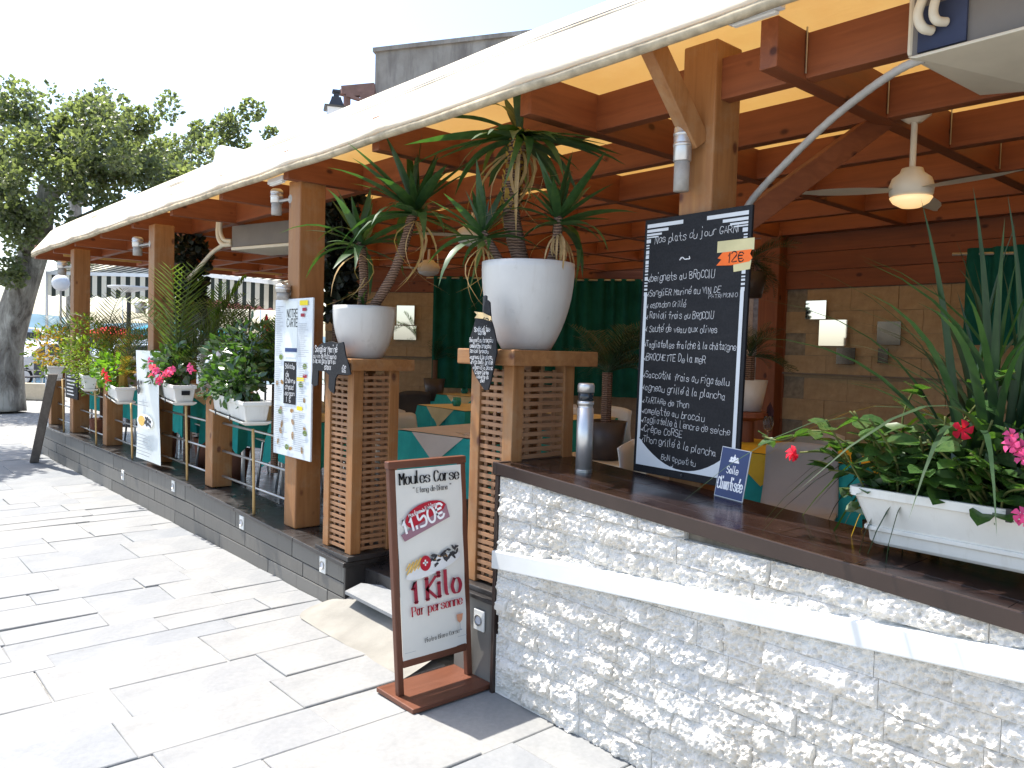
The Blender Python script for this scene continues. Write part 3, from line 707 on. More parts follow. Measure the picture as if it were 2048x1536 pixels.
# ---------------------------------------------------------------- standing sign at the entrance
sg=thing('standing_sign','red-brown wooden floor sign advertising mussels and chips on a white banner','sign',(0,0,0))
MB().box(-3.125,-2.825,-.452,.0,.003,.026).build('base_board','wood_sign_y',sg,bevel=.004)
tv=Vector((0,-.075,1)).normalized(); tu=Vector((0,1,0.0))
so_=Vector((-2.985,-.43,.026)); WS=.425; HS=1.04
def sbox(a0,a1,b0,b1,name,mat='wood_sign_z',t=.03,off=-.015):
    mb=MB(); mb.prism(rect(a0,a1,b0,b1),so_+Vector((off,0,0)),tu,tv,t); return mb.build(name,mat,sg,bevel=.004)
sbox(0,.031,0,HS,'stile'); sbox(WS-.031,WS,0,HS,'stile'); sbox(-.004,WS+.004,HS,HS+.034,'top_rail','wood_sign_y',.034,-.017); sbox(.0315,WS-.0315,.125,.165,'bottom_rail','wood_sign_y')
pn=MB(); 
def pf(u,v):
    a=.03+.365*u; b=.16+(HS-.165)*v; return so_+tu*a+tv*b+Vector((.0165+.004*noise.noise(Vector((u*3,v*5,1)))+.003*math.sin(v*21+u*4)*u,0,0))
pn.grid(pf,14,30); pn.build('banner','paper_white',sg,smooth=True)
F=Face(so_+Vector((.0225,0,0))+tu*.03+tv*.16,tu,tv,sg); PW,PH=.365,HS-.165
F.texts('ink_black',[('Moules Corse',PW/2,PH*.925,.047,dict(style='serif',pw=.85,align='c',fit=.335)),('" Etang de Diana "',PW*.53,PH*.875,.0215,dict(style='serif',pw=.6,align='c',fit=.22)),('Pietra Biere Corse',PW*.60,PH*.075,.0185,dict(style='serif',pw=.6,align='c',rot=.03,fit=.2))],label='black banner lettering')
F.polys('price_oval','ink_red',[ell(PW*.42,PH*.755,.118,.056,28,.22)],label='red price oval')
F.polys('price_ribbon','ink_mauve',[[(.012,PH*.665),(.03,PH*.628),(.285,PH*.725),(.265,PH*.80),(.25,PH*.772)]])
F.texts('ink_white',[('Moules + Frites',.135,PH*.772,.019,dict(style='serif',pw=.7,align='c',rot=.26,fit=.16)),('11.50€',.02,PH*.665,.066,dict(style='bold',pw=.66,rot=.25,fit=.25))],label='white price lettering')
F.polys('plate','alu_light',[ell(PW*.5,PH*.475,.158,.035,30,.22)])
F.polys('fries','ink_fries',[[(.03+.02*i+dx,PH*.455+.006*i+dy),(.036+.02*i+dx,PH*.452+.006*i+dy),(.06+.02*i+dx,PH*.485+.006*i+dy),(.052+.02*i+dx,PH*.49+.006*i+dy)] for i in range(5) for dx,dy in ((0,0),(.008,.012),(-.004,.02))])
mus=[]; rr=random.Random(3)
for i in range(34):
    t=rr.random(); mus.append(ell(.14+.18*t,PH*.49+.036*t+rr.uniform(-.022,.03),.014,.006,8,rr.uniform(-1.2,1.2)))
F.polys('mussels','ink_mussel',mus)
F.polys('mussel_meat','ink_food',[ell(.15+.17*rr.random(),PH*.50+.03*rr.random(),.006,.0035,8,rr.uniform(0,3)) for i in range(9)])
F.polys('red_badge','ink_red',[ell(.135,PH*.498,.030,.036,20)])
F.texts('ink_white',[('+',.135,PH*.482,.034,dict(style='bold',pw=.9,align='c'))])
F.texts('ink_red_dark',[('1 Kilo',PW*.53,PH*.305,.098,dict(style='serif',pw=.95,align='c',rot=.03,fit=.295))],label='big red lettering')
F.texts('ink_red',[('Par personne',PW*.53,PH*.235,.041,dict(style='serif',pw=.8,align='c',rot=.02,fit=.29))])
F.polys('beer','ink_beer',[[(.298,PH*.185),(.302,PH*.15),(.315,PH*.135),(.33,PH*.15),(.336,PH*.185)]]); F.polys('beer_glass','ink_grey',[rect(.314,.318,PH*.10,PH*.135),rect(.304,.328,PH*.094,PH*.1),rect(.0,.06,PH*.045,PH*.047),rect(.30,PW-.01,PH*.06,PH*.062)])
# ---------------------------------------------------------------- tall chalkboard
cb=thing('chalkboard','tall black menu chalkboard with white striped border standing on the counter','chalkboard',(0,0,0))
bo=aZ(1266,941,zc(-2.40)+.001); bu=Vector((.63,-.045,0)).normalized(); bt=aY(1291,441,bo.y+.02); bv=(bt-bo); BH=bv.length; bv.normalize(); BW=.59
bn=bu.cross(bv).normalized()
MB().prism(rect(0,BW,0,BH),bo-bn*.014,bu,bv,.014).build('panel','slate_board',cb,bevel=.002)
F=Face(bo,bu,bv,cb)
st=[]; rr=random.Random(9); yy=BH-.022
def archx(y):                           # distance of the black oval's edge from the side at height y
    k=(BH-.034-y)/.085
    if k<0: return .5*BW
    return max(.035,BW*.5-BW*.46*math.sqrt(min(1,k)))
while yy>BH-.34:
    h=rr.choice([.006,.009,.013,.017]); e=archx(yy-h)
    e1=min(e,BW/2)
    if e1>=BW/2-.01: st.append(rect(.016,BW-.016,yy-h,yy))
    else: st.append(rect(.016,e1,yy-h,yy)); st.append(rect(BW-e1,BW-.016,yy-h,yy))
    yy-=h+rr.choice([.004,.006,.008])
st.append(rect(.018,.036,.16,BH-.345)); st.append(rect(BW-.036,BW-.018,.16,BH-.345))
bl=[(.018,.035)]+[(.018+ (BW-.036)*i/16,.035+.135*(abs(i/8-1))**2.2) for i in range(17)]+[(BW-.018,.035)]
st.append(bl[:1]+bl[1:10][:0]+[(.018,.17)]+[(.018+(BW-.036)*i/16,.04+.13*(abs(i/8-1))**2.0) for i in range(1,9)][:8]+[(BW*.5,.035)])
st.append([(BW*.5,.035),(BW*.5,.04)]+[(.018+(BW-.036)*i/16,.04+.13*(abs(i/8-1))**2.0) for i in range(9,16)]+[(BW-.018,.17),(BW-.018,.035)])
st=[p if sum((p[i][0]*p[(i+1)%len(p)][1]-p[(i+1)%len(p)][0]*p[i][1]) for i in range(len(p)))>0 else p[::-1] for p in st]
F.polys('striped_border','board_stripe',st,label='pale striped border')
def fy(c): return BH*(1-(c-85)/1310.0)
cw=lambda s,x,c,h,r=0.0,pw=.44,ft=None:(s,x,fy(c),h*.86,dict(jit=.5,rot=r,seed=len(s)*7+int(c),pw=pw,wide=.7,fit=ft and ft*BW))
rows=[cw('Nos plats du jour GARNI',.065,212,.036,.02,ft=0.8),cw('~',.22,345,.075,0,.55,ft=.22),cw('*beignets au BROCCIU',.03,405,.037,.0,ft=0.66),cw('*SangliER Mariné au VIN DE',.03,478,.032,-.01,ft=0.72),cw('PATRIMONIO',.39,505,.020,0,ft=0.26),cw('* espadon Grillé',.03,540,.030,ft=0.41),cw('* Ravioli frais au BROCCIU',.03,596,.034,-.02,ft=0.67),cw('* Sauté de veau aux olives',.03,662,.034,-.02,ft=0.71),
 cw('*Tagliatelles fraîche à la châtaigne',.03,742,.033,-.02,ft=0.88),cw('*BROCHETTE De la meR',.03,810,.034,-.02,ft=0.62),cw('*SaccotiNi frais au Figatellu',.03,900,.033,-.03,ft=0.84),cw('*agneau grillé à la plancha',.03,965,.034,-.035,ft=0.81),cw('*TARTARe de Thon',.035,1030,.031,-.03,ft=0.48),cw('*omelette au brocciu',.035,1085,.033,-.03,ft=0.63),cw('*Tagliatelle à l\'encre de seiche',.035,1132,.031,-.03,ft=0.86),cw('*Crêpe CoRSE',.035,1182,.033,-.02,ft=0.43),cw('*Thon grillé à la plancha',.035,1232,.033,-.05,ft=0.75),cw('BoN appetitu',.17,1310,.027,-.04,ft=0.34),cw('*',.23,1350,.03),cw('*',.42,1350,.03)]
F.texts('chalk',rows,label='white chalk handwriting')
F.polys('tape','chalk_tape',[rect(.425,.61,fy(292),fy(238)),[(.515,fy(388)),(.595,fy(380)),(.60,fy(338)),(.51,fy(345))]],label='strip of masking tape')
F.polys('price_star','tag_orange',[[(.425,fy(352)),(.45,fy(325)),(.43,fy(318)),(.455,fy(292)),(.60,fy(290)),(.592,fy(310)),(.605,fy(330)),(.59,fy(345)),(.50,fy(356))]],label='orange price tag')
F.texts('ink_black',[('12€',.475,fy(340),.038,dict(pw=.8,jit=.3))])
MB().lathe([(.006,0),(.005,.006),(0,.007)],8,M=Matrix.Rotation(R(90),4,'X')).build('pin','black_metal',cb,loc=bo+bu*BW*.5+bv*.02-Vector((0,.001,0)))
# ---------------------------------------------------------------- small blue air-conditioning notice
cl=thing('blue_notice','small navy blue notice reading Salle Climatisee leaning on the chalkboard','sign',(0,0,0))
co=aZ(1428,990,zc(-1.88)+.002); ce=co+Vector((.14,-.008,-.008)); cu=(ce-co); cu.z=-.008; CW=cu.length; cu.normalize(); cv=Vector((-.0,.03,.205)); CH=cv.length; cv.normalize(); cv=(cv-cu*cv.dot(cu)).normalized()
cn=cu.cross(cv).normalized()
MB().prism(rect(0,CW,0,CH),co-cn*.004,cu,cv,.004).build('panel','board_stripe',cl)
F=Face(co,cu,cv,cl); F.polys('blue_face','sign_blue',[rect(.003,CW-.003,.003,CH-.003)])
F.texts('ink_white',[('Salle',CW*.5,CH*.50,CH*.13,dict(align='c',pw=.85,fit=CW*.42)),('Climatisée',CW*.06,CH*.17,CH*.21,dict(pw=.75,rot=.02,fit=CW*.88))],label='white lettering')
F.polys('crown_mark','ink_white',[[(CW*.32,CH*.72),(CW*.68,CH*.72),(CW*.66,CH*.765),(CW*.34,CH*.765)],ell(CW*.5,CH*.80,CW*.055,CH*.05,12),ell(CW*.4,CH*.795,CW*.045,CH*.035,12),ell(CW*.6,CH*.795,CW*.045,CH*.035,12),ell(CW*.5,CH*.865,CW*.02,CH*.018,8)])
# ---------------------------------------------------------------- hanging slate shapes
FITW={}
def traced(name,label,cat,pts,ox,oy,k,Y,writing,th=.008,mat='slate_board'):
    t=thing(name,label,cat,(0,0,0)); P3=[aY(ox+a/k,oy+b/k,Y) for a,b in pts]
    o=P3[0].copy(); u=Vector((1,0,0)); v=Vector((0,0,1)); q=[((p-o).x,(p-o).z) for p in P3]
    if sum(q[i][0]*q[(i+1)%len(q)][1]-q[(i+1)%len(q)][0]*q[i][1] for i in range(len(q)))<0: q=q[::-1]
    mb=MB(); mb.prism(q,o+Vector((0,th,0)),u,v,th); mb.build('slate',mat,t,bevel=.0015)
    f=Face(o,u,v,t); lst=[]
    for s,a,b,h in writing:
        p=aY(ox+a/k,oy+b/k,Y)-o; lst.append((s,p.x,p.z,h,dict(jit=.4,pw=.75,seed=int(a+b),rot=.0,fit=FITW.get((name,s)) or len(s)*h*.52)))
    f.texts('chalk',lst,label='white chalk handwriting'); return t,o
traced('boar_slate','boar-shaped black slate hung on the left lattice pillar','slate sign',[(1300,660),(1312,595),(1370,548),(1450,530),(1500,545),(1545,535),(1555,590),(1565,650),(1590,720),(1605,795),(1580,802),(1500,795),(1482,830),(1470,950),(1440,930),(1425,900),(1430,800),(1400,772),(1345,765),(1340,880),(1312,892),(1290,870),(1300,750)],300,550,4,-.035,
  [('Sanglier Mariné',1322,612,.036),('au vin de Patrimonio',1308,662,.028),('avec sa garniture au',1303,700,.028),('choix',1395,752,.032),('12€',1532,775,.034)])
ct,_o=traced('island_slate','island-shaped black slate hung on the right lattice pillar','slate sign',[(1013,318),(1030,308),(1042,322),(1045,380),(1050,430),(1065,480),(1082,560),(1084,630),(1070,700),(1050,800),(1032,860),(1010,862),(985,825),(950,770),(920,690),(915,620),(920,540),(945,460),(955,420),(1003,405),(1006,345)],640,500,3.072,-.045,
  [('Spécialités',948,500,.021),('Corse',972,520,.022),('Beignet au brocciu',918,565,.019),('omelette brocciu',922,600,.019),('Ravioli brocciu',922,630,.018),('*agneau à la planc',920,666,.018),('*Figatelli grillé',924,697,.019),('*Thon à la planc',938,730,.018),('Crêpe Corse',952,760,.018),('Assiette du',962,787,.016),('chef',985,812,.017)])
# its price ribbon
P3=[aY(640+a/3.072,500+b/3.072,-.05) for a,b in [(948,378),(1000,385),(1050,410),(1055,440),(1000,422),(950,418),(965,398)]]
q=[(p.x-P3[0].x,p.z-P3[0].z) for p in P3]; q=q[::-1]
MB().prism(q,P3[0]+Vector((0,.003,0)),(1,0,0),(0,0,1),.004).build('price_ribbon','tag_wood',ct)
f=Face(P3[0]+Vector((0,-.001,0)),(1,0,0),(0,0,1),ct); f.texts('ink_black',[('12€',.055,-.055,.034,dict(pw=.9,rot=-.35))])
# ---------------------------------------------------------------- menus on the posts
mc=thing('menu_poster','tall white menu poster headed NOTRE CARTE on the timber post','menu',(0,0,0))
a=aY(547,905,.055); b=aY(621,924,.055); zt=aY(549,600,.055).z; zb=(a.z+b.z)/2; x0,x1=a.x,b.x; MW=x1-x0; MH=zt-zb
MB().box(x0,x1,.052,.066,zb,zt).build('backing','paper_menu',mc,bevel=.004)
F=Face((x0,.052,zb),(1,0,0),(0,0,1),mc)
F.polys('centre_sheet','paper_plastic',[rect(MW*.30,MW*.62,MH*.63,MH*.985)]); 
F.texts('ink_black',[('NOTRE',MW*.335,MH*.885,.052,dict(pw=.8,wide=.72)),('CARTE',MW*.335,MH*.825,.052,dict(pw=.8,wide=.72))],label='black heading')
F.polys('blue_strip','ink_navy',[rect(MW*.3,MW*.62,MH*.665,MH*.69)])
F.polys('small_slate','ink_black',[rect(MW*.28,MW*.61,MH*.335,MH*.605)])
F.texts('chalk',[('Salade',MW*.31,MH*.56,.03,dict(jit=.4)),('de',MW*.33,MH*.51,.03,dict(jit=.4)),('Chèvre',MW*.32,MH*.47,.03,dict(jit=.4)),('chaud',MW*.32,MH*.43,.03,dict(jit=.4)),('maison',MW*.32,MH*.39,.03,dict(jit=.4)),('14€',MW*.34,MH*.35,.034,dict(jit=.4))])
rr=random.Random(12); ln=[]
for c0,c1,ya,yb in ((.04,.26,.64,.96),(.66,.94,.64,.84),(.04,.26,.35,.6),(.66,.94,.36,.6),(.05,.45,.05,.32),(.55,.94,.05,.3)):
    y=ya
    while y<yb: ln.append(rect(MW*c0,MW*(c0+(c1-c0)*rr.uniform(.5,1)),MH*y,MH*y+.003)); y+=.0125
F.polys('small_print','ink_grey',ln)
F.polys('food_photo','ink_food',[ell(MW*a_,MH*b_,rr.uniform(.016,.03),rr.uniform(.01,.018),9,rr.uniform(0,3)) for a_,b_ in ((.1,.46),(.22,.30),(.24,.47),(.25,.2),(.22,.155),(.15,.085),(.52,.295),(.55,.225),(.55,.14),(.5,.055),(.86,.195),(.80,.06),(.84,.37))])
F.polys('food_photo','ink_green',[ell(MW*a_,MH*b_,.03,.02,8) for a_,b_ in ((.2,.63),(.84,.58),(.74,.465),(.2,.28),(.87,.17),(.4,.06))]); F.polys('food_photo','ink_red_dark',[rect(MW*a_,MW*(a_+.10),MH*b_,MH*(b_+.02)) for a_,b_ in ((.76,.92),(.72,.885),(.80,.51))])
F.polys('yellow_flash','ink_yellow',[rect(MW*.69,MW*.9,MH*.955,MH*.985),rect(MW*.65,MW*.83,MH*.485,MH*.51),rect(MW*.66,MW*.8,MH*.305,MH*.33)])
bm=thing('banner_menu','long white plastic menu banner hung below the pink flowers','menu',(0,0,0))
a=aY(272,912,-.02); b=aY(319,934,-.02); zt=aY(272,700,-.02).z; x0,x1=a.x,b.x; zb=(a.z+b.z)/2; MW=x1-x0; MH=zt-zb
MB().grid(lambda u,v:(x0+MW*u,-.02+.012*math.sin(v*4+u*2),zb+MH*v),8,14).build('banner','paper_plastic',bm,smooth=True)
F=Face((x0,-.036,zb),(1,0,0),(0,0,1),bm)
F.polys('oval_plate','ink_white',[ell(MW*.45,MH*.36,MW*.34,.07,24)]); F.polys('fries','ink_fries',[ell(MW*.32,MH*.36,MW*.15,.05,14)]); F.polys('mussels','ink_mussel',[ell(MW*(.45+.25*rr.random()),MH*(.33+.07*rr.random()),.03,.014,8,rr.uniform(-1,1)) for i in range(16)]+[ell(MW*(.12+.2*rr.random()),MH*(.60+.12*rr.random()),.03,.02,8) for i in range(10)])
F.polys('small_print','ink_grey',[rect(MW*.12,MW*rr.uniform(.45,.8),MH*y,MH*y+.007) for y in (.05,.08,.11,.14,.17,.20,.23,.5,.53)])
sb=thing('small_slate','small black slate menu under the far feathery planter','menu',(0,0,0))
a=aY(131,787,-.02); b=aY(155,800,-.02); zt=aY(131,742,-.02).z; zb=b.z
MB().box(a.x,b.x,-.02,-.006,zb,zt).build('slate','ink_black',sb); F=Face((a.x,-.02,zb),(1,0,0),(0,0,1),sb); F.polys('chalk_line','chalk',[rect(.06+.03*rr.random(),(b.x-a.x)*rr.uniform(.6,.9),(zt-zb)*y,(zt-zb)*y+.016) for y in (.12,.25,.38,.51,.64,.78,.88)])
# ---------------------------------------------------------------- lattice pillars, pots
def pillar(label,x0,x1,y0,y1,z0,z1,bx0,bx1,by0,by1,zt):
    t=thing('lattice_pillar',label,'pillar',((x0+x1)/2,(y0+y1)/2,z0),0,'lattice pillars at the entrance'); cx,cy=(x0+x1)/2,(y0+y1)/2; sw_=.07
    for ax in (x0,x1-sw_):
        for ay in (y0,y1-sw_): MB().box(ax-cx,ax-cx+sw_,ay-cy,ay-cy+sw_,0,z1-z0).build('stile','wood_honey_z',t,bevel=.004)
    n=int((z1-z0-.03)/.036)
    mf=MB().box(x0-cx+sw_-.004,x1-cx-sw_+.004,-.006,.006,-.0095,.0095).mesh('slat','wood_slat_x'); ms=MB().box(-.006,.006,y0-cy+sw_-.004,y1-cy-sw_+.004,-.0095,.0095).mesh('slat','wood_slat_y')
    for i in range(n):
        z=.03+i*.036
        for yy in (y0-cy+.016,y1-cy-.016): inst('slat',mf,t,Matrix.Translation((rnd.uniform(-.002,.002),yy,z+rnd.uniform(-.003,.003)))@Matrix.Rotation(rnd.uniform(-.02,.02),4,'Y'))
        for xx in (x0-cx+.016,x1-cx-.016): inst('slat',ms,t,Matrix.Translation((xx,rnd.uniform(-.002,.002),z+rnd.uniform(-.003,.003)))@Matrix.Rotation(rnd.uniform(-.015,.015),4,'X'))
    # upright battens behind the slats
    for k in range(3):
        xx=x0-cx+sw_+(x1-x0-2*sw_)*(k+.5)/3; yy=y0-cy+sw_+(y1-y0-2*sw_)*(k+.5)/3
        MB().box(xx-.011,xx+.011,y0-cy+.024,y0-cy+.032,.01,z1-z0-.02).build('batten','wood_slat_z',t); MB().box(x1-cx-.032,x1-cx-.024,yy-.011,yy+.011,.01,z1-z0-.02).build('batten','wood_slat_z',t)
    MB().box(bx0-cx,bx1-cx,by0-cy,by1-cy,z1-z0,zt-z0).build('cap','wood_honey_x',t,bevel=.006)
    return t
pillar('left lattice pillar carrying the smaller white pot',-4.57,-4.22,.035,.36,.336,1.455,-4.63,-4.17,-.01,.44,1.525)
pillar('right lattice pillar carrying the larger white pot',-3.115,-2.80,.055,.465,.453,1.53,-3.17,-2.745,.005,.575,1.605)
def pot(label,c,r,h,rb):
    t=thing('plant_pot',label,'pot',c,0,'big white pots on pillars'); pr=[(rb*.9,0),(rb,.006)]
    for i in range(1,13): 
        k=i/12; pr.append((rb+(r-rb)*(1-(1-k)**2.3),.006+(h-.006)*k))
    pr+= [(r-.012,h),(r-.018,h-.01),(r*.93,h-.05)]
    MB().lathe(pr,48).build('bowl','pot_glaze',t,smooth=True); MB().lathe([(r*.93,h-.05),(r*.5,h-.04),(0,h-.045)],24).build('soil','soil',t.children[0])
    return t
PL=Vector((-4.395,.205,1.525)); PR=Vector((-2.965,.28,1.605))
pot('smaller white rounded pot on the left lattice pillar',PL,.197,.325,.115); pot('larger white rounded pot on the right lattice pillar',PR,.232,.43,.125)
hk=MB().box(0,.028,-.014,0,0,.115).build('pot_clip','black_plastic',None,bevel=.012); p=aY(968,640,-.02); hk.location=p; tag(hk,'black clip holding the island slate against the large white pot','clip')
# ---------------------------------------------------------------- yuccas
def sword(L,w,droop,fold=.25,n=7,kink=None):
    mb=MB(); vs=[]; 
    for i in range(n+1):
        t=i/n; ww=w*(.55+.9*t if t<.35 else (1-((t-.35)/.65)**1.6)*.865+.0)*.5; x=L*t*math.cos(droop*t); z=-L*t*math.sin(droop*t)*t
        vs+=[(x,-ww,z+ww*fold),(x,0,z-.0),(x,ww,z+ww*fold)]
    fs=[]
    for i in range(n):
        for k in (0,1): fs.append((i*3+k,(i+1)*3+k,(i+1)*3+k+1,i*3+k+1))
    mb.add(vs,fs); return mb
SW=[sword(1,.165,d).mesh('leaf','leaf_yucca',True) for d in (.0,.06,.16,.45)]; SW2=[sword(1,.12,d,.3).mesh('leaf','leaf_yucca_pale',True) for d in (.1,.4,.8)]; SD=[sword(1,.055,d,.5).mesh('leaf','leaf_yucca_dry',True) for d in (.5,1.1,1.6)]
def aim(d,roll=0):
    d=Vector(d).normalized(); up=Vector((0,0,1)); y=up.cross(d)
    if y.length<1e-3: y=Vector((0,1,0))
    y.normalize(); z=d.cross(y); M=Matrix((d,y,z)).transposed().to_4x4(); return M@Matrix.Rotation(roll,4,'X')
def rosette(t,c,L,n,rr,dry=5,low=-.6):
    c=Vector(c)-Vector(t.location)
    for i in range(n):
        k=i/n; el=1.38-1.6*k**.85+rr.uniform(-.3,.3); az=i*2.399+rr.uniform(-.6,.6)
        d=Vector((math.cos(az)*math.cos(el),math.sin(az)*math.cos(el),math.sin(el))); l=L*rr.uniform(.6,1.15)*(.75+.25*min(1,k*3))
        zt_=c.z+t.location.z+d.z*l; lim=2.66 if (d.x>.15 or d.y>.35 or d.y<-.2) else 2.90
        if zt_>lim:
            d.z=max(-.2,(lim-c.z-t.location.z)/l); d.normalize()
        me=SW[min(3,int(k*3+rr.random()*1.2))] if rr.random()>.2 else rr.choice(SW2); inst('leaf',me,t,Matrix.Translation(c+Vector((0,0,-.05*k)))@aim(d,rr.uniform(-.3,.3))@Matrix.Scale(l,4))
    for i in range(dry):
        az=rr.uniform(0,6.28); el=rr.uniform(-1.2,-.3); d=Vector((math.cos(az)*math.cos(el),math.sin(az)*math.cos(el),math.sin(el)))
        inst('dry_leaf',rr.choice(SD),t,Matrix.Translation(c+Vector((0,0,-.08)))@aim(d)@Matrix.Scale(L*rr.uniform(.6,.95),4))
def trunk(t,pts,r,scales=0,mat='bark_yucca'):
    loc=Vector(t.location); pp=smooth_path([Vector(p)-loc for p in pts],5); rs=[(r[0]+(r[1]-r[0])*i/(len(pp)-1))*(1+.06*math.sin(i*2.3)) for i in range(len(pp))]
    MB().tube(pp,rs,10).build('trunk',mat,t,smooth=True)
    if scales:
        mb=MB(); rr=random.Random(5)
        for i in range(len(pp)//2,len(pp)-1):
            for q in range(3):
                for k in range(7):
                    a=k*PI*2/7+q*.5+i; p=pp[i]+(pp[i+1]-pp[i])*q/3; o_=Vector((math.cos(a),math.sin(a),0)); s_=Vector((-o_.y,o_.x,0)); rr_=rs[i]
                    e_=rr.uniform(.006,.014); hh=Vector((0,0,rr.uniform(.012,.03))); p=p+Vector((0,0,rr.uniform(-.008,.008))); s_*=rr.uniform(.6,1.1); mb.add([p+o_*rr_-s_*.018,p+o_*rr_+s_*.018,p+o_*(rr_+e_)+s_*.010+hh,p+o_*(rr_+e_)-s_*.010+hh],[(0,1,2,3)])
        stuff(mb.build('leaf_scar','leaf_straw',t))
rr=random.Random(21)
yl=thing('yucca','dark yucca with two leafy heads in the smaller white pot','yucca',PL+Vector((0,0,.28)),0,'yuccas')
e1=aY(830,415,.22); e2=aY(722,482,.12)
trunk(yl,[PL+Vector((.04,0,.27)),aY(790,540,.24),e1],(.032,.028)); trunk(yl,[PL+Vector((-.05,0,.27)),aY(728,560,.18),e2],(.03,.026))
rosette(yl,e1,.50,40,rr,7); rosette(yl,e2,.46,32,rr,4); rosette(yl,PL+Vector((.03,-.03,.36)),.17,9,rr,1)
yr=thing('yucca','tall thick-stemmed yucca with three leafy heads in the larger white pot','yucca',PR+Vector((0,0,.38)),0,'yuccas')
e1=aY(1040,262,.28); e2=aY(966,462,.12); e3=aY(1117,432,.34)
trunk(yr,[PR+Vector((-.02,0,.36)),aY(1022,420,.28),e1],(.045,.046),1); trunk(yr,[PR+Vector((-.09,-.05,.37)),e2],(.022,.018)); trunk(yr,[PR+Vector((.1,.03,.37)),aY(1112,490,.33),e3],(.026,.022))
rosette(yr,e1,.52,42,rr,16); rosette(yr,e2,.36,28,rr,7); rosette(yr,e3,.38,28,rr,14)
# ================================================================ RAILINGS, PLANTERS, PLANTS
def proj(p):
    d=Vector(p)-CAM; z=d.dot(fwd); return (1024+FPX*d.dot(right)/z,768+FPX*d.dot(down)/z)
LONG={'front':0}
rail_spec=[(-12.53,-11.34,'farthest'),(-11.34,-9.82,'second farthest'),(-9.82,-8.25,'middle'),(-8.25,-6.71,'second nearest'),(-6.71,-5.22,'nearest the entrance')]
for k,(xa,xb,wh) in enumerate(rail_spec):
    t=thing('railing','steel bar railing between timber posts, '+wh,'railing',(xa+.16,.17,ztop(xa)),0,'terrace railings')
    for z in (.93,.70,.49): 
        MB().tube([(0.0,0,z-ztop(xa)+.0),(xb-xa-.16,0,z-ztop(xa)-.01)],.0105,8).build('bar','steel_dull',t,smooth=True)
for xx,wh in ((-6.71,'nearest short timber post carrying the globe lamp'),(-9.82,'middle short timber post behind the red flowers'),(-12.53,'farthest short timber post at the end of the terrace')):
    t=thing('short_post',wh,'post',(xx,.08,ztop(xx)),0,'short railing posts'); h=1.22-ztop(xx)
    MB().box(0,.16,0,.17,.001,h).build('shaft','wood_honey_z',t,bevel=.007); MB().box(-.02,.18,-.02,.19,h,h+.035).build('cap','wood_grey_x',t,bevel=.006)
gl=thing('globe_lamp','round frosted globe lamp on the short timber post','lamp',(-6.63,.165,1.256)); MB().lathe([(.05,0),(.045,.02),(.035,.035)],16).build('base','black_metal',gl)
MB().lathe([(.12*math.sin(PI*i/14)+.0005,.035+.12-.12*math.cos(PI*i/14)) for i in range(1,15)],20).build('globe','globe_glass',gl,smooth=True)
for (px,y0,y1,wh) in ((506,858,1006,'nearest'),(372,812,942,'second nearest'),(262,806,918,'middle'),(190,778,884,'second farthest'),(125,758,842,'farthest')):
    a=aY(px,y0,.0); b=aY(px-2,y1,.0); b.z=ztop(b.x)+.001; b.x=a.x-.01; b.y=.02
    o=MB().tube([Vector(),(b-a)*.5+Vector((.004,0,0)),b-a],.0105,8).build('wooden_prop','bamboo_cane',None,smooth=True); o.location=a; tag(o,'thin wooden prop stick under a white planter, '+wh,'stick','props under the planters')
# --- leaf helpers
def frond_mesh(name,L,nl,ll,mat,curve=.9,width=.012,vee=.5,seed=0):
    r=random.Random(seed); mb=MB(); pts=[]
    for i in range(13):
        t=i/12; a=curve*t; pts.append(Vector((L*(math.sin(a)/curve if curve else t),0,-L*(1-math.cos(a))/curve)))
    mb.tube(pts,[.009*(1-.8*i/12)*L for i in range(13)],5)
    for k in range(nl):
        t=.12+.88*k/nl; f=t*12; i=min(int(f),11); p=pts[i].lerp(pts[i+1],f-i); d=(pts[i+1]-pts[i]).normalized()
        l=ll*(math.sin(PI*min(1,t*.85+.12))**.7)*r.uniform(.85,1.1)
        for s in (-1,1):
            o=(d*.75+Vector((0,s*.8,vee*r.uniform(.6,1.2)))).normalized(); w_=d.cross(o).cross(o).normalized()*width*.5; m_=p+o*l*.5+Vector((0,0,-.02*l)); e=p+o*l+Vector((0,0,-.16*l))
            mb.add([p-w_*.5,p+w_*.5,m_+w_,e,m_-w_],[(0,1,2,4),(4,2,3)])
    return mb.mesh(name,mat)
FR=[frond_mesh('frond',1,19,.32,'leaf_palm',c,.013,.5,i) for i,c in enumerate((.5,.9,1.3))]
FRD=[frond_mesh('frond',1,20,.30,'leaf_palm_dark',c,.014,.5,i) for i,c in enumerate((.5,.9,1.3))]
FRB=[frond_mesh('frond',1,22,.26,'leaf_bright',c,.022,.5,i) for i,c in enumerate((.4,.8,1.2))]
FRS=[frond_mesh('frond',1,22,.28,'leaf_straw',c,.014,.5,i) for i,c in enumerate((.9,1.5))]
def palm(t,c,L,n,rr,fr,emin=.2,emax=1.4,stem=.0,yaw=None):
    c=Vector(c)-Vector(t.location)
    for i in range(n):
        az=(i*2.399+rr.uniform(-.3,.3)) if yaw is None else yaw+rr.uniform(-1.3,1.3); el=rr.uniform(emin,emax)
        d=Vector((math.cos(az)*math.cos(el),math.sin(az)*math.cos(el),math.sin(el)))
        if d.y<-.15: d.y*=-.6
        inst('frond',rr.choice(fr),t,Matrix.Translation(c)@aim(d,rr.uniform(-.4,.4))@Matrix.Scale(L*rr.uniform(.7,1.1),4))
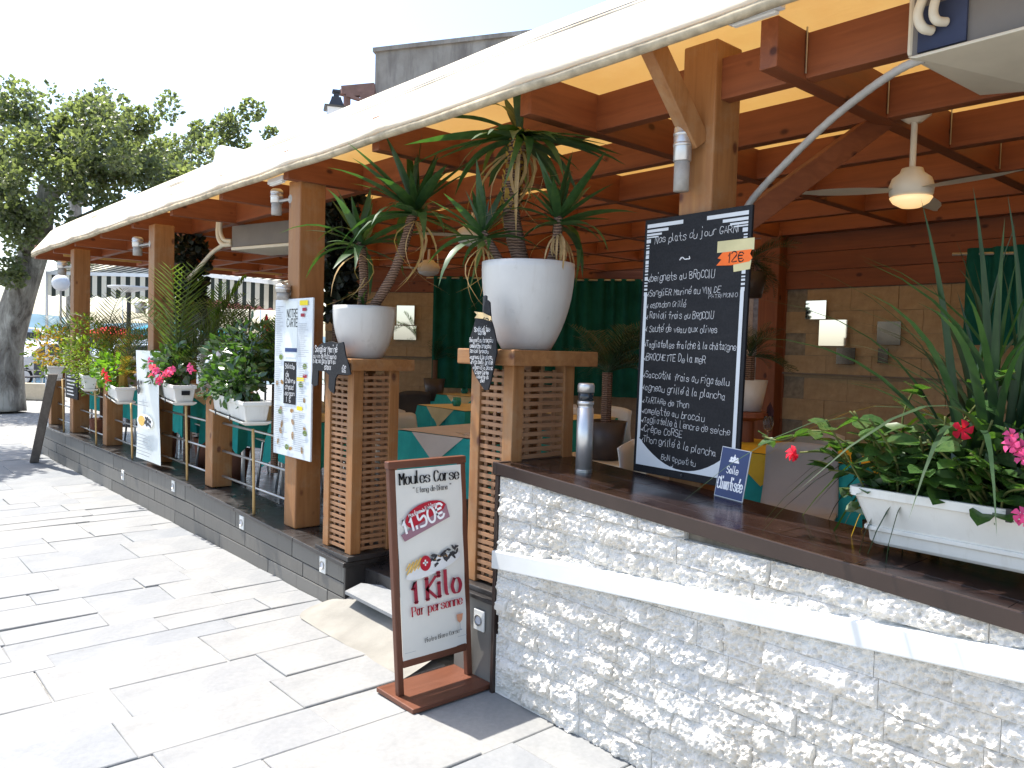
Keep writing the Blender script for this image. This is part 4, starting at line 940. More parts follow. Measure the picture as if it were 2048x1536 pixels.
def leafcloud(mb,c,rad,n,size,rr,flat=.5,asp=.45,hollow=.35):
    c=Vector(c)
    for i in range(n):
        while True:
            q=Vector((rr.uniform(-1,1),rr.uniform(-1,1),rr.uniform(-1,1)))
            if hollow<q.length<1: break
        p=c+Vector((q.x*rad[0],q.y*rad[1],q.z*rad[2])); d=(q.normalized()*.8+Vector((rr.uniform(-1,1),rr.uniform(-1,1),rr.uniform(-.6,.8)))).normalized(); s=size*rr.uniform(.6,1.25)
        w_=d.cross(Vector((rr.uniform(-1,1),rr.uniform(-1,1),rr.uniform(.2,1)))).normalized()*s*asp; n_=d.cross(w_).normalized()*s*.12
        mb.add([p,p+d*s*.35+w_*.9+n_,p+d*s*.7+w_*.7+n_,p+d*s,p+d*s*.7-w_*.7+n_,p+d*s*.35-w_*.9+n_,p+d*s*.5-n_*.3],[(0,1,6),(1,2,6),(2,3,6),(3,4,6),(4,5,6),(5,0,6)])
def flower_mesh(mat,r=.035):
    mb=MB()
    for k in range(5):
        a=k*2*PI/5; d=Vector((math.cos(a),math.sin(a),0)); s_=Vector((-d.y,d.x,0)); z=Vector((0,0,1))
        mb.add([z*-.012,d*r*.5+s_*r*.32+z*.004,d*r*1.0+s_*r*.42+z*.006+s_*.006,d*r*1.05-s_*r*.1-z*.004,d*r*.85-s_*r*.35+z*.002,d*r*.45-s_*r*.22],[(0,1,5),(1,2,3,4,5)])
    mb.tube([(0,0,-.01),(0,0,-.04)],[.009,.004],6); return mb.mesh('flower',mat,True)
FP=flower_mesh('petal_pink'); FRD_=flower_mesh('petal_red')
# --- the five window boxes
BY=R(-10)
def trough(name,label,corner,farpx,endpx,hgt,Yc,group,sticker=False,bright=1):
    B=aY(*corner,Yc); d=Vector((-math.cos(BY),-math.sin(BY),0)); w_=Vector((math.sin(-BY),math.cos(BY),0))
    L=.3
    while proj(B+d*L)[0]>farpx and L<1.3: L+=.01
    W=.12
    while proj(B+w_*W)[0]<endpx and W<.26: W+=.005
    t=thing(name,label,'planter',(B.x,B.y,B.z-hgt),BY,group); h=hgt; i=.022
    mb=MB()      # local x runs to the far end as negative
    def ring(ins,z): return [(-L+ins,ins,z),(-ins,ins,z),(-ins,W-ins,z),(-L+ins,W-ins,z)]
    rs=[ring(i+.012,.0),ring(i,.012),ring(.006,h-.03),ring(-.006,h-.028),ring(-.006,h),ring(.008,h),ring(.012,h-.02)]
    vs=[p for r_ in rs for p in r_]; fs=[(3,2,1,0)]
    for a in range(len(rs)-1):
        for k in range(4): fs.append((a*4+k,a*4+(k+1)%4,a*4+4+(k+1)%4,a*4+4+k))
    mb.add(vs,fs); mb.build('trough','planter_white',t,bevel=.004)
    MB().flat([(-L+.012,.012),(-.012,.012),(-.012,W-.012),(-L+.012,W-.012)],(0,0,h-.028),(1,0,0),(0,1,0)).build('soil','soil',t.children[0])
    mb=MB(); rs=[ring(.02,-.02),ring(-.004,-.004),ring(-.008,.008),ring(.0,.008),ring(.012,-.006)]; vs=[p for r_ in rs for p in r_]; fs=[(3,2,1,0)]
    for a in range(len(rs)-1):
        for k in range(4): fs.append((a*4+k,a*4+(k+1)%4,a*4+4+(k+1)%4,a*4+4+k))
    mb.add(vs,fs); mb.build('drip_tray','planter_white',t,bevel=.003)
    for k in (.3,.7): MB().box(-L*k-.008,-L*k+.008,-.012,-.006,-.02,.03).build('hook','black_plastic',t.children[0])
    if sticker:
        MB().box(.0-.004,.0,W*.35,W*.72,h*.45,h*.70).build('sticker','ink_black',t,loc=(.006,0,0))['label']='dark maker sticker'
    return t,B+d*L*.5+w_*W*.5,L,W,d,w_
def plantroot(name,label,cat,c,group=None): return thing(name,label,cat,c,0,group)
GB='white window boxes along the railing'
rr=random.Random(31)
# nearest: glossy shrub + tall bright palm
t,c,L,W,d,w_=trough('window_box','nearest white window box holding a glossy green shrub',(487,804),411,541,.15,-.12,GB)
s=plantroot('shrub','glossy green shrub in the nearest window box','shrub',c); mb=MB()
for q in range(6): leafcloud(mb,d*(.32-.11*q)*L*1.25+Vector((0,-.05,.09+.05*rr.random())),(.14,.15,.15),95,.075,rr,asp=.34,hollow=.2)
leafcloud(mb,d*.1+Vector((0,-.02,.26)),(.24,.18,.24),260,.08,rr,asp=.3,hollow=.2); leafcloud(mb,d*-.25+Vector((0,.05,.30)),(.18,.15,.3),160,.085,rr,asp=.25,hollow=.2); leafcloud(mb,d*.02+Vector((0,0,.42)),(.10,.1,.16),60,.06,rr,asp=.3,hollow=.1)
stuff(mb.build('foliage','leaf_glossy',s)); mb=MB()
for q in range(9): a=rr.uniform(-.3,.3)*L; mb.tube([d*a+Vector((0,0,-.02)),d*(a+.03)+Vector((rr.uniform(-.05,.05),0,rr.uniform(.15,.4)))],.005,5)
mb.build('stems','stem_green',s)
p5=plantroot('palm','dark feathery palm behind the glossy shrub','palm',c+Vector((.15,.25,-.1)))
palm(p5,c+Vector((.12,.22,.1)),.72,13,rr,FRD,.5,1.4); palm(p5,c+Vector((-.2,.3,.1)),.75,14,rr,FRB,.5,1.45)
MB().tube([(0,0,-.5),(0,0,.2)],.03,8).build('trunk','bark_yucca',p5)
# second: pink flowers + tall palm
t,c,L,W,d,w_=trough('window_box','second nearest white window box with pink flowers and a dark sticker',(347,771),290,392,.15,-.12,GB,True)
s=plantroot('palm','tall arching palm in the pink flower window box','palm',c)
palm(s,c+Vector((.16,-.02,.10)),1.0,14,rr,FR,.6,1.4); palm(s,c+Vector((.1,.02,.06)),.75,9,rr,FR,.35,1.2)
MB().tube([(.12,.02,-.05),(.12,.02,.12)],.03,8).build('trunk','bark_yucca',s)
f=plantroot('flowering_plant','pink flowering climber spilling from the second window box','flowers',c); mb=MB(); leafcloud(mb,d*.2+Vector((0,-.05,.12)),(.35,.16,.16),170,.07,rr); leafcloud(mb,d*-.25+Vector((0,-.03,.16)),(.22,.14,.2),130,.08,rr); stuff(mb.build('foliage','leaf_glossy',f))
for q in [(298,722),(306,735),(303,748),(312,742),(318,755),(325,750),(338,745),(343,740),(318,762),(330,747)]: inst('flower',FP,f,Matrix.Translation(aY(q[0],q[1],-.2)-c)@aim((rr.uniform(-.2,.5),-.2,rr.uniform(-.3,.3)))@Matrix.Rotation(R(90),4,'Y')@Matrix.Scale(1.0,4))
for q in [(378,735),(383,740)]: inst('flower',FP,f,Matrix.Translation(aY(q[0],q[1],-.15)-c)@Matrix.Rotation(R(80),4,'X')@Matrix.Scale(1.0,4))
# third: red flowers + brown palm
t,c,L,W,d,w_=trough('window_box','middle white window box with red flowers and a withered palm',(231,775),200,270,.15,-.12,GB)
s=plantroot('palm','half withered palm in the middle window box','palm',c); palm(s,c+Vector((.15,0,.1)),.75,7,rr,FR,.6,1.4); palm(s,c+Vector((.15,0,.05)),.65,8,rr,FRS,.5,1.4); MB().tube([(.15,0,-.05),(.15,0,.3)],[.05,.03],8).build('trunk','leaf_straw',s)
f=plantroot('flowering_plant','small red flowering plant in the middle window box','flowers',c); mb=MB(); leafcloud(mb,d*.1+Vector((0,-.04,.14)),(.42,.18,.2),260,.065,rr); stuff(mb.build('foliage','leaf_bright',f))
for q in [(206,744),(212,752),(214,760)]: inst('flower',FRD_,f,Matrix.Translation(aY(q[0],q[1],-.22)-c)@Matrix.Rotation(R(75),4,'X')@Matrix.Scale(1.1,4))
# fourth: feathery green
t,c,L,W,d,w_=trough('window_box','second farthest white window box with feathery light green foliage',(166,751),139,195,.16,-.12,GB)
s=plantroot('feathery_bush','feathery light green bush in the fourth window box','bush',c); mb=MB(); leafcloud(mb,Vector((.1,-.02,.2)),(.62,.3,.26),700,.06,rr,asp=.2); leafcloud(mb,Vector((.4,-.05,.0)),(.3,.2,.25),200,.05,rr,asp=.25); leafcloud(mb,Vector((-.1,0,.42)),(.4,.2,.28),260,.06,rr,asp=.18); stuff(mb.build('foliage','leaf_feather',s))
palm(s,c+Vector((.3,.2,.2)),.8,7,rr,FR,.6,1.4); palm(s,c+Vector((-.2,.2,.2)),.7,6,rr,FRS,.6,1.4)
# fifth: yellowing
t,c,L,W,d,w_=trough('window_box','farthest white window box with yellowing plants',(96,732),75,128,.17,-.12,GB)
s=plantroot('yellow_bush','yellowing bush in the farthest window box','bush',c); mb=MB(); leafcloud(mb,Vector((.1,0,.22)),(.5,.3,.3),380,.07,rr,asp=.22); stuff(mb.build('foliage','leaf_straw',s)); mb=MB(); leafcloud(mb,Vector((.2,-.1,.2)),(.5,.3,.35),300,.06,rr,asp=.25); stuff(mb.build('foliage','leaf_feather',s))
palm(s,c+Vector((-.1,.1,.2)),.9,8,rr,FR,.4,1.4)
# palms standing inside between the posts
for (px,py,Y,L,n,fr,lab) in ((470,705,.75,.75,14,FRD,'dark potted palm on the terrace behind the nearest window box'),(330,700,.7,1.0,13,FR,'olive palm on the terrace behind the second tall post'),(420,690,.9,.8,12,FRB,'bright green palm between the two nearest window boxes'),(205,705,.5,.95,11,FR,'spreading palm on the terrace behind the red flowers')):
    c=aY(px,py,Y); t=thing('palm',lab,'palm',(c.x,c.y,.25)); palm(t,c,L,n,rr,fr,.2,1.4); MB().tube([(0,0,.05),(0,0,c.z-.25)],.03,8).build('trunk','bark_yucca',t); MB().lathe([(.12,0),(.16,.3),(.14,.3),(.13,.26),(0,.26)],16).build('pot','terracotta',t,smooth=True)
# ivy grown posts
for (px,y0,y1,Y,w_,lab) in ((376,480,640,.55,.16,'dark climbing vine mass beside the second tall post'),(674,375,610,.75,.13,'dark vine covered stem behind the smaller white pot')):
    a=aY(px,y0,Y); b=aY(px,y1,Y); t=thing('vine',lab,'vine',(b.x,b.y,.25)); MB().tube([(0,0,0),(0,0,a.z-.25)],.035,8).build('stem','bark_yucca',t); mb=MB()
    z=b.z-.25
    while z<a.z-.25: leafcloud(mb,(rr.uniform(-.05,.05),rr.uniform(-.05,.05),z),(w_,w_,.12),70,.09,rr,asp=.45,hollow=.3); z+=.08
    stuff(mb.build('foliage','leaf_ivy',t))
# ---------------------------------------------------------------- long trough on the counter with grass plant and climber
RY=R(-1); TB=aZ(1713,1084,zc(-1.26)+.022)
t=thing('counter_planter','long white plastic planter on the brown counter at the right','planter',(TB.x,TB.y,TB.z),RY); L,W,h=1.05,.24,.185
mb=MB()
def ring2(ins,z,rc=.03):
    x0,x1,y0,y1=ins,L-ins,ins,W-ins; o=[]
    for cx_,cy_,a0 in ((x0+rc,y0+rc,PI),(x1-rc,y0+rc,1.5*PI),(x1-rc,y1-rc,0),(x0+rc,y1-rc,.5*PI)):
        for k in range(4): a=a0+PI/2*k/3; o.append((cx_+rc*math.cos(a),cy_+rc*math.sin(a),z))
    return o
rs=[ring2(.03,0),ring2(.022,.01),ring2(.018,.045),ring2(.008,.047),ring2(.008,.060),ring2(.016,.062),ring2(-.015,h-.03),ring2(-.028,h-.028),ring2(-.028,h),ring2(-.012,h),ring2(-.008,h-.03)]
vs=[p for r_ in rs for p in r_]; fs=[tuple(range(15,-1,-1))]
for a in range(len(rs)-1):
    for k in range(16): fs.append((a*16+k,a*16+(k+1)%16,a*16+16+(k+1)%16,a*16+16+k))
mb.add(vs,fs); mb.build('trough','planter_white',t,smooth=False,bevel=.002); MB().flat([(0,0),(L,0),(L,W),(0,W)],(0,0,h-.035),(1,0,0),(0,1,0)).build('soil','soil',t)
MB().box(.44,.455,-.034,.02,h-.035,h+.004).build('clip','black_plastic',t)
TR=Matrix.Translation(TB)@Matrix.Rotation(RY,4,'Z')
def tp(x,y,z): return TR@Vector((x,y,z))
gr=thing('grass_plant','tall dark spiky grass-leaved plant in the counter planter','plant',tp(.33,.15,h-.03))
rr=random.Random(77)
BL=[sword(1,.036,d,.3,9).mesh('leaf','leaf_palm_dark',True) for d in (.1,.5,1.0)]+[sword(1,.034,d,.3,11).mesh('leaf','leaf_palm_dark',True) for d in (1.5,1.9)]
BLS=sword(1,.016,1.5,.3,11).mesh('leaf','leaf_straw',True)
BLY=sword(1,.04,1.3,.3,11).mesh('leaf','leaf_bright',True)
for i in range(150):
    k=i/150; el=1.5-1.15*k+rr.uniform(-.12,.12); az=i*2.399; l=(.92-.25*k)*rr.uniform(.8,1.12); dx=rr.uniform(-.09,.09)
    d=Vector((math.cos(az)*math.cos(el),math.sin(az)*math.cos(el)*.8,math.sin(el)))
    if i%9==4: inst('leaf',BLS,gr,Matrix.Translation((dx,0,0))@aim((d.x,abs(d.y),d.z+.3))@Matrix.Scale(l*.9,4))
    if k>.55 and d.y<-.25*d.length: continue
    inst('leaf',BL[min(4,int(k*3.6+rr.random()*1.1))] if rr.random()>.05 or d.y<.1 else BLY,gr,Matrix.Translation((dx,rr.uniform(-.03,.03),0))@aim(d,rr.uniform(-.4,.4))@Matrix.Scale(l,4))
# leaves that droop out towards the street and the left
for (dx,dy,el,l) in ((-1,-.45,.75,.60),(-1,-.2,.55,.56),(-.8,-.9,.9,.62),(-.9,.1,.6,.55)):
    inst('leaf',BL[4] if el>.5 else BL[3],gr,Matrix.Translation((0,0,.02))@aim((dx,dy,math.tan(el)*1.2),rr.uniform(-.3,.3))@Matrix.Scale(l,4))
# climber with oval leaves and pink flowers
mv=thing('flowering_climber','glossy leaved climber with pink and red flowers in the counter planter','flowers',tp(.3,.1,h-.03))
def oval():
    mb=MB(); o=[(0,0),(.18,.30),(.45,.40),(.75,.30),(1,0)]; vs=[(0,0,0)]
    for s in (1,-1):
        for a,b in o[1:4]: vs.append((a,b*s*.85,.09*b/.4 - .10*a*a))
    vs+=[(.25,0,-.005),(.5,0,-.025),(.78,0,-.06),(1,0,-.12)]
    fs=[(0,7,1),(7,8,2,1),(8,9,3,2),(9,10,3),(0,4,7),(7,4,5,8),(8,5,6,9),(9,6,10)]
    mb.add(vs,fs); return mb
OV=[oval().mesh('leaf','leaf_glossy',True)]
loc=Vector(mv.location)
def vine(pts,n,ls,rr,leafy=True):
    pp=smooth_path(pts,6); pp=[p-loc for p in pp]; MB().tube(pp,[.0035]*len(pp),5).build('stem','stem_green',mv,smooth=True)
    for k in range(n):
        i=int((k+.5)/n*(len(pp)-1)); p=pp[i]
        for s in (1,-1):
            if rr.random()<.15: continue
            az=rr.uniform(0,6.28); d=Vector((math.cos(az),math.sin(az)-.3,rr.uniform(-.5,.5))); inst('leaf',OV[0],mv,Matrix.Translation(p)@aim(d,rr.uniform(-.6,.6))@Matrix.Scale(ls*rr.uniform(.7,1.2),4))
rr=random.Random(8)
c0=tp(.12,.1,h); 
vine([c0,aY(1720,905,.18),aY(1640,862,.12),aY(1560,880,.10),aY(1525,872,.10)],8,.07,rr); vine([c0,aY(1705,930,.18),aY(1650,905,.15),aY(1600,905,.14)],6,.075,rr)
vine([tp(.2,.1,h),aY(1820,900,.2),aY(1805,840,.2),aY(1830,780,.2),aY(1850,800,.2)],6,.07,rr); vine([tp(.35,.12,h),aY(1900,900,.2),aY(1960,800,.22),aY(1990,760,.22),aY(2030,745,.2)],9,.08,rr)
vine([tp(.4,.1,h),aY(1960,930,.15),aY(1985,840,.14)],6,.08,rr); vine([tp(.3,.1,h),aY(1850,960,.12),aY(1870,900,.1)],5,.08,rr)
for q in range(52):
    a=tp(rr.uniform(.0,.75),rr.uniform(.0,.14),h-.02); b=a+Vector((rr.uniform(-.14,.14),rr.uniform(-.17,.03),rr.uniform(.05,.27))); vine([a,(a+b)/2+Vector((rr.uniform(-.03,.03),0,.02)),b],4,.088,rr)
for (px,py,Y,me,s) in ((2022,890,.05,FP,.62),(2040,895,.06,FP,.65),(2046,915,.05,FP,.6),(2042,1030,.04,FP,.6),(2050,1040,.05,FP,.6),(1582,905,.14,FRD_,.7),(1587,914,.14,FRD_,.5),(1925,860,.12,FRD_,.8),(2022,872,.06,FP,.55)):
    inst('flower',me,mv,Matrix.Translation(aY(px,py,Y)-loc)@Matrix.Rotation(R(70)+rr.uniform(-.3,.3),4,'X')@Matrix.Rotation(rr.uniform(-.6,.6),4,'Y')@Matrix.Scale(s,4))
mb=MB(); rq=random.Random(41)
for q in range(16): leafcloud(mb,tp(.03+.06*q,rq.uniform(.06,.2),h+rq.uniform(.0,.12))-loc,(.12,.11,.12),60,.07,rq,asp=.36,hollow=.2)
stuff(mb.build('undergrowth','leaf_glossy',mv))
# ================================================================ LAMPS, FANS, AIR CONDITIONERS
def cyl_lamp(label,pxc,y0,y1,Y,diam,ymid=None,mount=None,dull=False):
    a=aY(pxc,y0,Y); b=aY(pxc,y1,Y); H=a.z-b.z; r=diam/2; t=thing('wall_lamp',label,'wall lamp',(b.x,b.y,b.z),0,'cylindrical post lamps'); m_='steel_dull' if dull else 'steel'; zm=H*.45
    MB().lathe([(r*.94,zm),(r,zm+.004),(r,H-.012),(r*.7,H-.001),(0,H)],20).build('upper_barrel',m_,t,smooth=True); MB().lathe([(0,0),(r*.86,.001),(r*.86,zm)],20).build('lower_barrel','pipe_grey',t,smooth=True)
    mb=MB()
    for k in (.70,.86): mb.lathe([(r*1.03,H*k-.008),(r*1.06,H*k),(r*1.03,H*k+.008)],20)
    mb.build('ring','steel',t,smooth=True)
    if mount:
        q=Vector(mount)-Vector((b.x,b.y,b.z)); MB().tube([(0,0,H*.5),(q.x,q.y,H*.5)],.012,8).build('arm','steel_dull',t); MB().lathe([(.028,-.01),(.03,0),(.03,.01),(0,.012)],14,c=(q.x,q.y,H*.5),M=Matrix.Rotation(R(90),4,'X')).build('wall_plate','pipe_grey',t)
    return t
cyl_lamp('large two-part cylinder lamp on the nearest post',1362,252,383,.44,.078,mount=(-2.22,.505,2.5)); 
cyl_lamp('steel cylinder lamp high on the middle tall post',553,378,430,.07,.085,mount=(-5.2,.09,2.6)); cyl_lamp('grey cylinder lamp above the white menu poster',566,568,600,.03,.10,mount=(-5.19,.08,1.8),dull=True)
cyl_lamp('steel cylinder lamp high on the second tall post',275,474,511,.07,.10,mount=(-8.22,.09,2.6)); cyl_lamp('grey cylinder lamp low on the second tall post',281,603,627,.05,.11,mount=(-8.22,.09,1.8),dull=True)
cyl_lamp('steel cylinder lamp on the farthest tall post',124,522,550,.07,.12,mount=(-11.31,.09,2.4))
bl=thing('counter_bollard','short round steel bollard lamp standing on the counter','bollard lamp',aZ(1167,944,zc(-2.44)+.001)); r=.0375; H=.405
MB().lathe([(r,0),(r,H*.72),(r*.9,H*.722),(r*.9,H*.76),(r,H*.762),(r,H*.80)],24).build('shaft','steel',bl,smooth=True); MB().lathe([(r*.92,H*.80),(r*.92,H*.9)],24).build('lens','dark_glass',bl,smooth=True); MB().lathe([(r*1.02,H*.9),(r*1.02,H*.975),(r*.9,H),(0,H)],24).build('cap','steel',bl,smooth=True); MB().lathe([(r*1.04,.0),(r*1.04,.012),(r,.014)],24).build('foot','steel_dull',bl)
for (a,b,lab,Y) in (((1458,52),(1566,12),'white strip light under the canopy edge near the front post',.2),((540,370),(570,360),'short white strip light under the canopy edge beyond the middle post',.0)):
    p=aY(*a,Y);q=aY(*b,Y); q.z=p.z; t=thing('strip_light',lab,'strip light',p,0,'strip lights'); MB().box(0,q.x-p.x,-.02,.02,0,.035).build('housing','alu_light',t,bevel=.004); MB().box(.02,q.x-p.x-.02,-.014,.014,-.012,0).build('diffuser','white_plastic',t,bevel=.004)
def fan(label,px,py,Y,ang,s=1.0,lit=False,drop=.30,nb=3):
    c=aY(px,py,Y); t=thing('ceiling_fan',label,'fan',c,0,'ceiling fans')
    MB().lathe([(.12*s,-.008),(.135*s,.012),(.14*s,.045),(.12*s,.085),(.075*s,.11),(.065*s,.13),(0.0,.135)],24).build('motor','fan_white',t,smooth=True)
    MB().tube([(0,0,.12),(0,0,.17+drop)],.014,10).build('rod','fan_white',t); MB().lathe([(.03,.15+drop),(.07,.18+drop),(.075,.215+drop),(0,.216+drop)],18).build('ceiling_cup','fan_white',t,smooth=True)
    MB().lathe([(0,-.055),(.06*s,-.048),(.11*s,-.028),(.132*s,-.004)],24).build('lamp_bowl','lamp_glow' if lit else 'globe_glass',t.children[0],smooth=True)
    for k in range(nb):
        a=ang+k*2*PI/nb; M_=Matrix.Rotation(a,4,'Z'); mb=MB()
        def bf(u,v):
            x=.08+.46*u; w_=(.035+.03*math.sin(PI*min(1,u*1.15)))*(1-.75*max(0,u-.75)/.25); y=(v-.5)*2*w_; return M_@Vector((x,y+.02*u,.03+.07*y-.012*u))
        mb.grid(bf,10,3); mb.build('blade','fan_white',t,smooth=True)
    return t
fan('white ceiling fan with lit lamp bowl on the right',1822,394,1.42,R(-22),.70,True,.19)
fan('white ceiling fan half hidden behind the large yucca',945,480,1.75,R(10),1.0,False,.2); fan('farthest small white ceiling fan',857,543,3.0,R(20),.95,False,.2)
# air conditioner, right
a=aY(1822,119,.42); t=thing('air_conditioner','grey ceiling air conditioner with blue foam patch and pale drain pipes','air conditioner',(a.x,a.y,a.z),R(-3)); 
MB().box(0,1.2,.0,.55,0,.30).build('body','ac_grey',t,bevel=.006); mb=MB(); mb.hexa([(.03,-.035,-.012),(1.2,-.035,-.012),(.25,.50,-.05),(1.2,.50,-.05),(.0,-.03,.0),(1.2,-.03,0),(0,.56,0),(1.2,.56,0)]); mb.build('underside','ac_cream',t,bevel=.004)
MB().box(-.03,-.001,.02,.5,.02,.28).build('end_cap','ac_cream',t,bevel=.02); MB().box(.025,.18,-.012,-.001,.012,.16).build('foam_patch','foam_blue',t)['label']='dark blue foam patch'
MB().tube(smooth_path([(.075,-.02,.07),(.06,-.055,.075),(.045,-.06,.12),(.06,-.05,.19),(.09,-.03,.34)],6),.016,10).build('pipe','pipe_cream',t,smooth=True); MB().tube(smooth_path([(.12,-.02,.085),(.105,-.055,.085),(.095,-.06,.12),(.105,-.05,.2),(.11,-.03,.34)],6),.015,10).build('pipe','pipe_cream',t,smooth=True)
cn=thing('conduit','ribbed grey conduit curving from the air conditioner down to the front post','pipe',(0,0,0)); pp=smooth_path([aY(1848,117,.44),aY(1800,138,.46),aY(1730,185,.52),aY(1650,250,.60),aY(1565,333,.66),aY(1510,392,.69),aY(1488,425,.68)],8)
MB().tube(pp,[.0145+.0012*(i%2) for i in range(len(pp))],10).build('hose','pipe_grey',cn,smooth=True)
# air conditioner, left
a=aY(463,495,.55); t=thing('air_conditioner','dark grey ceiling air conditioner between the two middle posts','air conditioner',(a.x,a.y,a.z),R(14)); MB().box(0,1.25,0,.4,0,.20).build('body','ac_grey',t,bevel=.006); MB().box(.02,1.23,-.02,.42,-.03,-.002).build('underside','ac_cream',t,bevel=.004)
MB().tube(smooth_path([(.0,.0,.03),(-.10,-.02,.03),(-.17,-.02,.10),(-.18,-.02,.20),(-.16,-.02,.30)],6),.022,10).build('pipe','pipe_cream',t,smooth=True); MB().tube(smooth_path([(.0,.0,.06),(-.07,-.03,.07),(-.12,-.03,.13),(-.13,-.03,.2),(-.11,-.03,.3)],6),.018,10).build('pipe','pipe_cream',t,smooth=True)
pp=smooth_path([aY(452,487,.53),aY(425,505,.52),aY(398,535,.5),aY(372,562,.48)],6); cn=thing('conduit','pale conduit curving from the far air conditioner towards the palm','pipe',(0,0,0)); MB().tube(pp,.02,10).build('hose','pipe_cream',cn,smooth=True)
# rolled blinds at the open far end
BZ=aX(300,513,-12.5).z
for (y0,y1,zz,lab) in ((.25,1.9,BZ,'rolled beige blind at the open far end, left'),(2.05,3.7,BZ,'rolled beige blind at the open far end, right')):
    t=thing('rolled_blind',lab,'blind',(-12.5,y0,zz),0,'rolled blinds'); MB().tube([(0,0,0),(0,y1-y0,0)],.07,14).build('roll','blind_beige',t,smooth=True); MB().box(-.01,.01,0,y1-y0,-.11,-.03).build('hanging_cloth','blind_beige',t); MB().box(-.06,.06,0,y1-y0,.06,.12).build('head_rail','wood_red_y',t)
post(-12.55,3.85,.25,2.72,tf,'wood_honey_z'); post(-12.55,1.95,.25,2.72,tf,'wood_honey_z',.12,.12)
# ================================================================ TABLES AND CHAIRS
def drape(w,l,drop,seed,amp=.03,corner=.5):
    r=random.Random(seed); mb=MB(); n=10; per=[]
    hw,hl=w/2,l/2
    ring=[]
    for s,(x0,y0,x1,y1) in enumerate(((-hw,-hl,hw,-hl),(hw,-hl,hw,hl),(hw,hl,-hw,hl),(-hw,hl,-hw,-hl))):
        for k in range(n): t=k/n; ring.append((x0+(x1-x0)*t,y0+(y1-y0)*t,k))
    m_=len(ring); vs=[(x,y,0) for x,y,k in ring]
    for lev in (.5,1.0):
        for i,(x,y,k) in enumerate(ring):
            d=Vector((x,y,0)).normalized(); a=amp*lev*(1+math.sin(i*1.9+seed)); c=1 if k==0 else 0; vs.append((x+d.x*(a+c*.03),y+d.y*(a+c*.03),-drop*lev*(1+corner*.4*c*lev+.04*math.sin(i*1.3+seed))))
    fs=[tuple(range(m_))]
    for a in (0,m_):
        for i in range(m_): fs.append((a+i,a+m_+i,a+m_+(i+1)%m_,a+(i+1)%m_))
    mb.add(vs,fs); return mb
def table(x,y,where,rz=0,w=.75,l=.75,z=.25,over='cream_cloth',drop=.34,seed=1,ov=.55):
    t=thing('dining_table','square dining table '+where,'table',(x,y,z),rz,'dining tables'); MB().box(-w/2+.01,w/2-.01,-l/2+.01,l/2-.01,.70,.735).build('tabletop','wood_red_x',t)
    for sx in (-1,1):
        for sy in (-1,1): MB().tube([(sx*(w/2-.06),sy*(l/2-.06),0),(sx*(w/2-.07),sy*(l/2-.07),.7)],.018,8).build('leg','aluminium_leg',t)
    o=drape(w+.01,l+.01,drop,seed).build('tablecloth','teal_cloth',None,smooth=False); o.location=(x,y,z+.741); o.rotation_euler=(0,0,rz); tag(o,'teal tablecloth on the table '+where,'tablecloth','teal tablecloths')
    if over:
        mb=MB(); k=w*ov; mb.add([(k*1.42,0,.002),(0,k*1.42,.002),(-k*1.42,0,.002),(0,-k*1.42,.002)],[(0,1,2,3)]) if 0 else None
        hw=w/2+.004; hl=l/2+.004; q=.26
        mb.add([(-hw,-hl,.003),(hw,-hl,.003),(hw,hl,.003),(-hw,hl,.003),(-q,-hl-.006,-.001),(q,-hl-.006,-.001),(0,-hl-.03,-.20),(hw+.006,-q,-.001),(hw+.006,q,-.001),(hw+.03,0,-.20)],[(0,1,2,3),(4,6,5),(7,9,8)])
        o=mb.build('table_overlay',over,None); o.location=(x,y,z+.746); o.rotation_euler=(0,0,rz); tag(o,('yellow' if over.startswith('y') else 'white' if over.startswith('o') else 'cream')+' overlay cloth on the table '+where,'tablecloth','table overlays')
    return t
def chair_proto(mat):
    t=bpy.data.objects.new('chair',None); COL.objects.link(t); mb=MB()
    def sh(u,v):
        x=(u-.5)*.44
        if v<.5: y=-.22+.84*v; z=.45-.02*math.sin(PI*v*2)+.03*(2*abs(u-.5))**2
        else:
            k=(v-.5)*2; y=.20+.07*k+.03*math.sin(PI*k); z=.45+.40*k; x*=(1-.10*k); y-=.05*(2*abs(u-.5))**2*k; z-=.03*(2*abs(u-.5))**3*k
        return (x,y,z)
    mb.grid(sh,10,16); o=mb.build('shell',mat,t,smooth=True); so2=o.modifiers.new('thick','SOLIDIFY'); so2.thickness=.012
    for sx in (-1,1):
        MB().tube([(sx*.21,-.20,0),(sx*.18,-.16,.44)],.013,8).build('leg','aluminium_leg',t); MB().tube([(sx*.21,.22,0),(sx*.18,.17,.44)],.013,8).build('leg','aluminium_leg',t)
    return t
protos={k:chair_proto(k) for k in ('chair_white','chair_taupe','chair_dark')}; usedp=set()
def chair(x,y,rz,label,kind='chair_white',z=.25):
    o=protos[kind] if kind not in usedp else copy_tree(protos[kind]); usedp.add(kind); o.location=(x,y,z); o.rotation_euler=(0,0,rz); tag(o,label,'chair','restaurant chairs'); return o
# near the railing
for i,(x,wh) in enumerate(((-6.05,'by the nearest railing bay'),(-7.55,'by the second railing bay'),(-9.1,'by the middle railing bay'),(-10.7,'by the fourth railing bay'),(-12.0,'at the far end railing'))):
    table(x,.92,wh,R(3*i),seed=i+2,over='cream_cloth',drop=.36)
    if i<4: chair(x+.62,.95,R(-90)+.2,'pale moulded chair at the table '+wh+', entrance side','chair_white'); chair(x-.6,1.0,R(90),'taupe moulded chair at the table '+wh+', far side','chair_taupe')
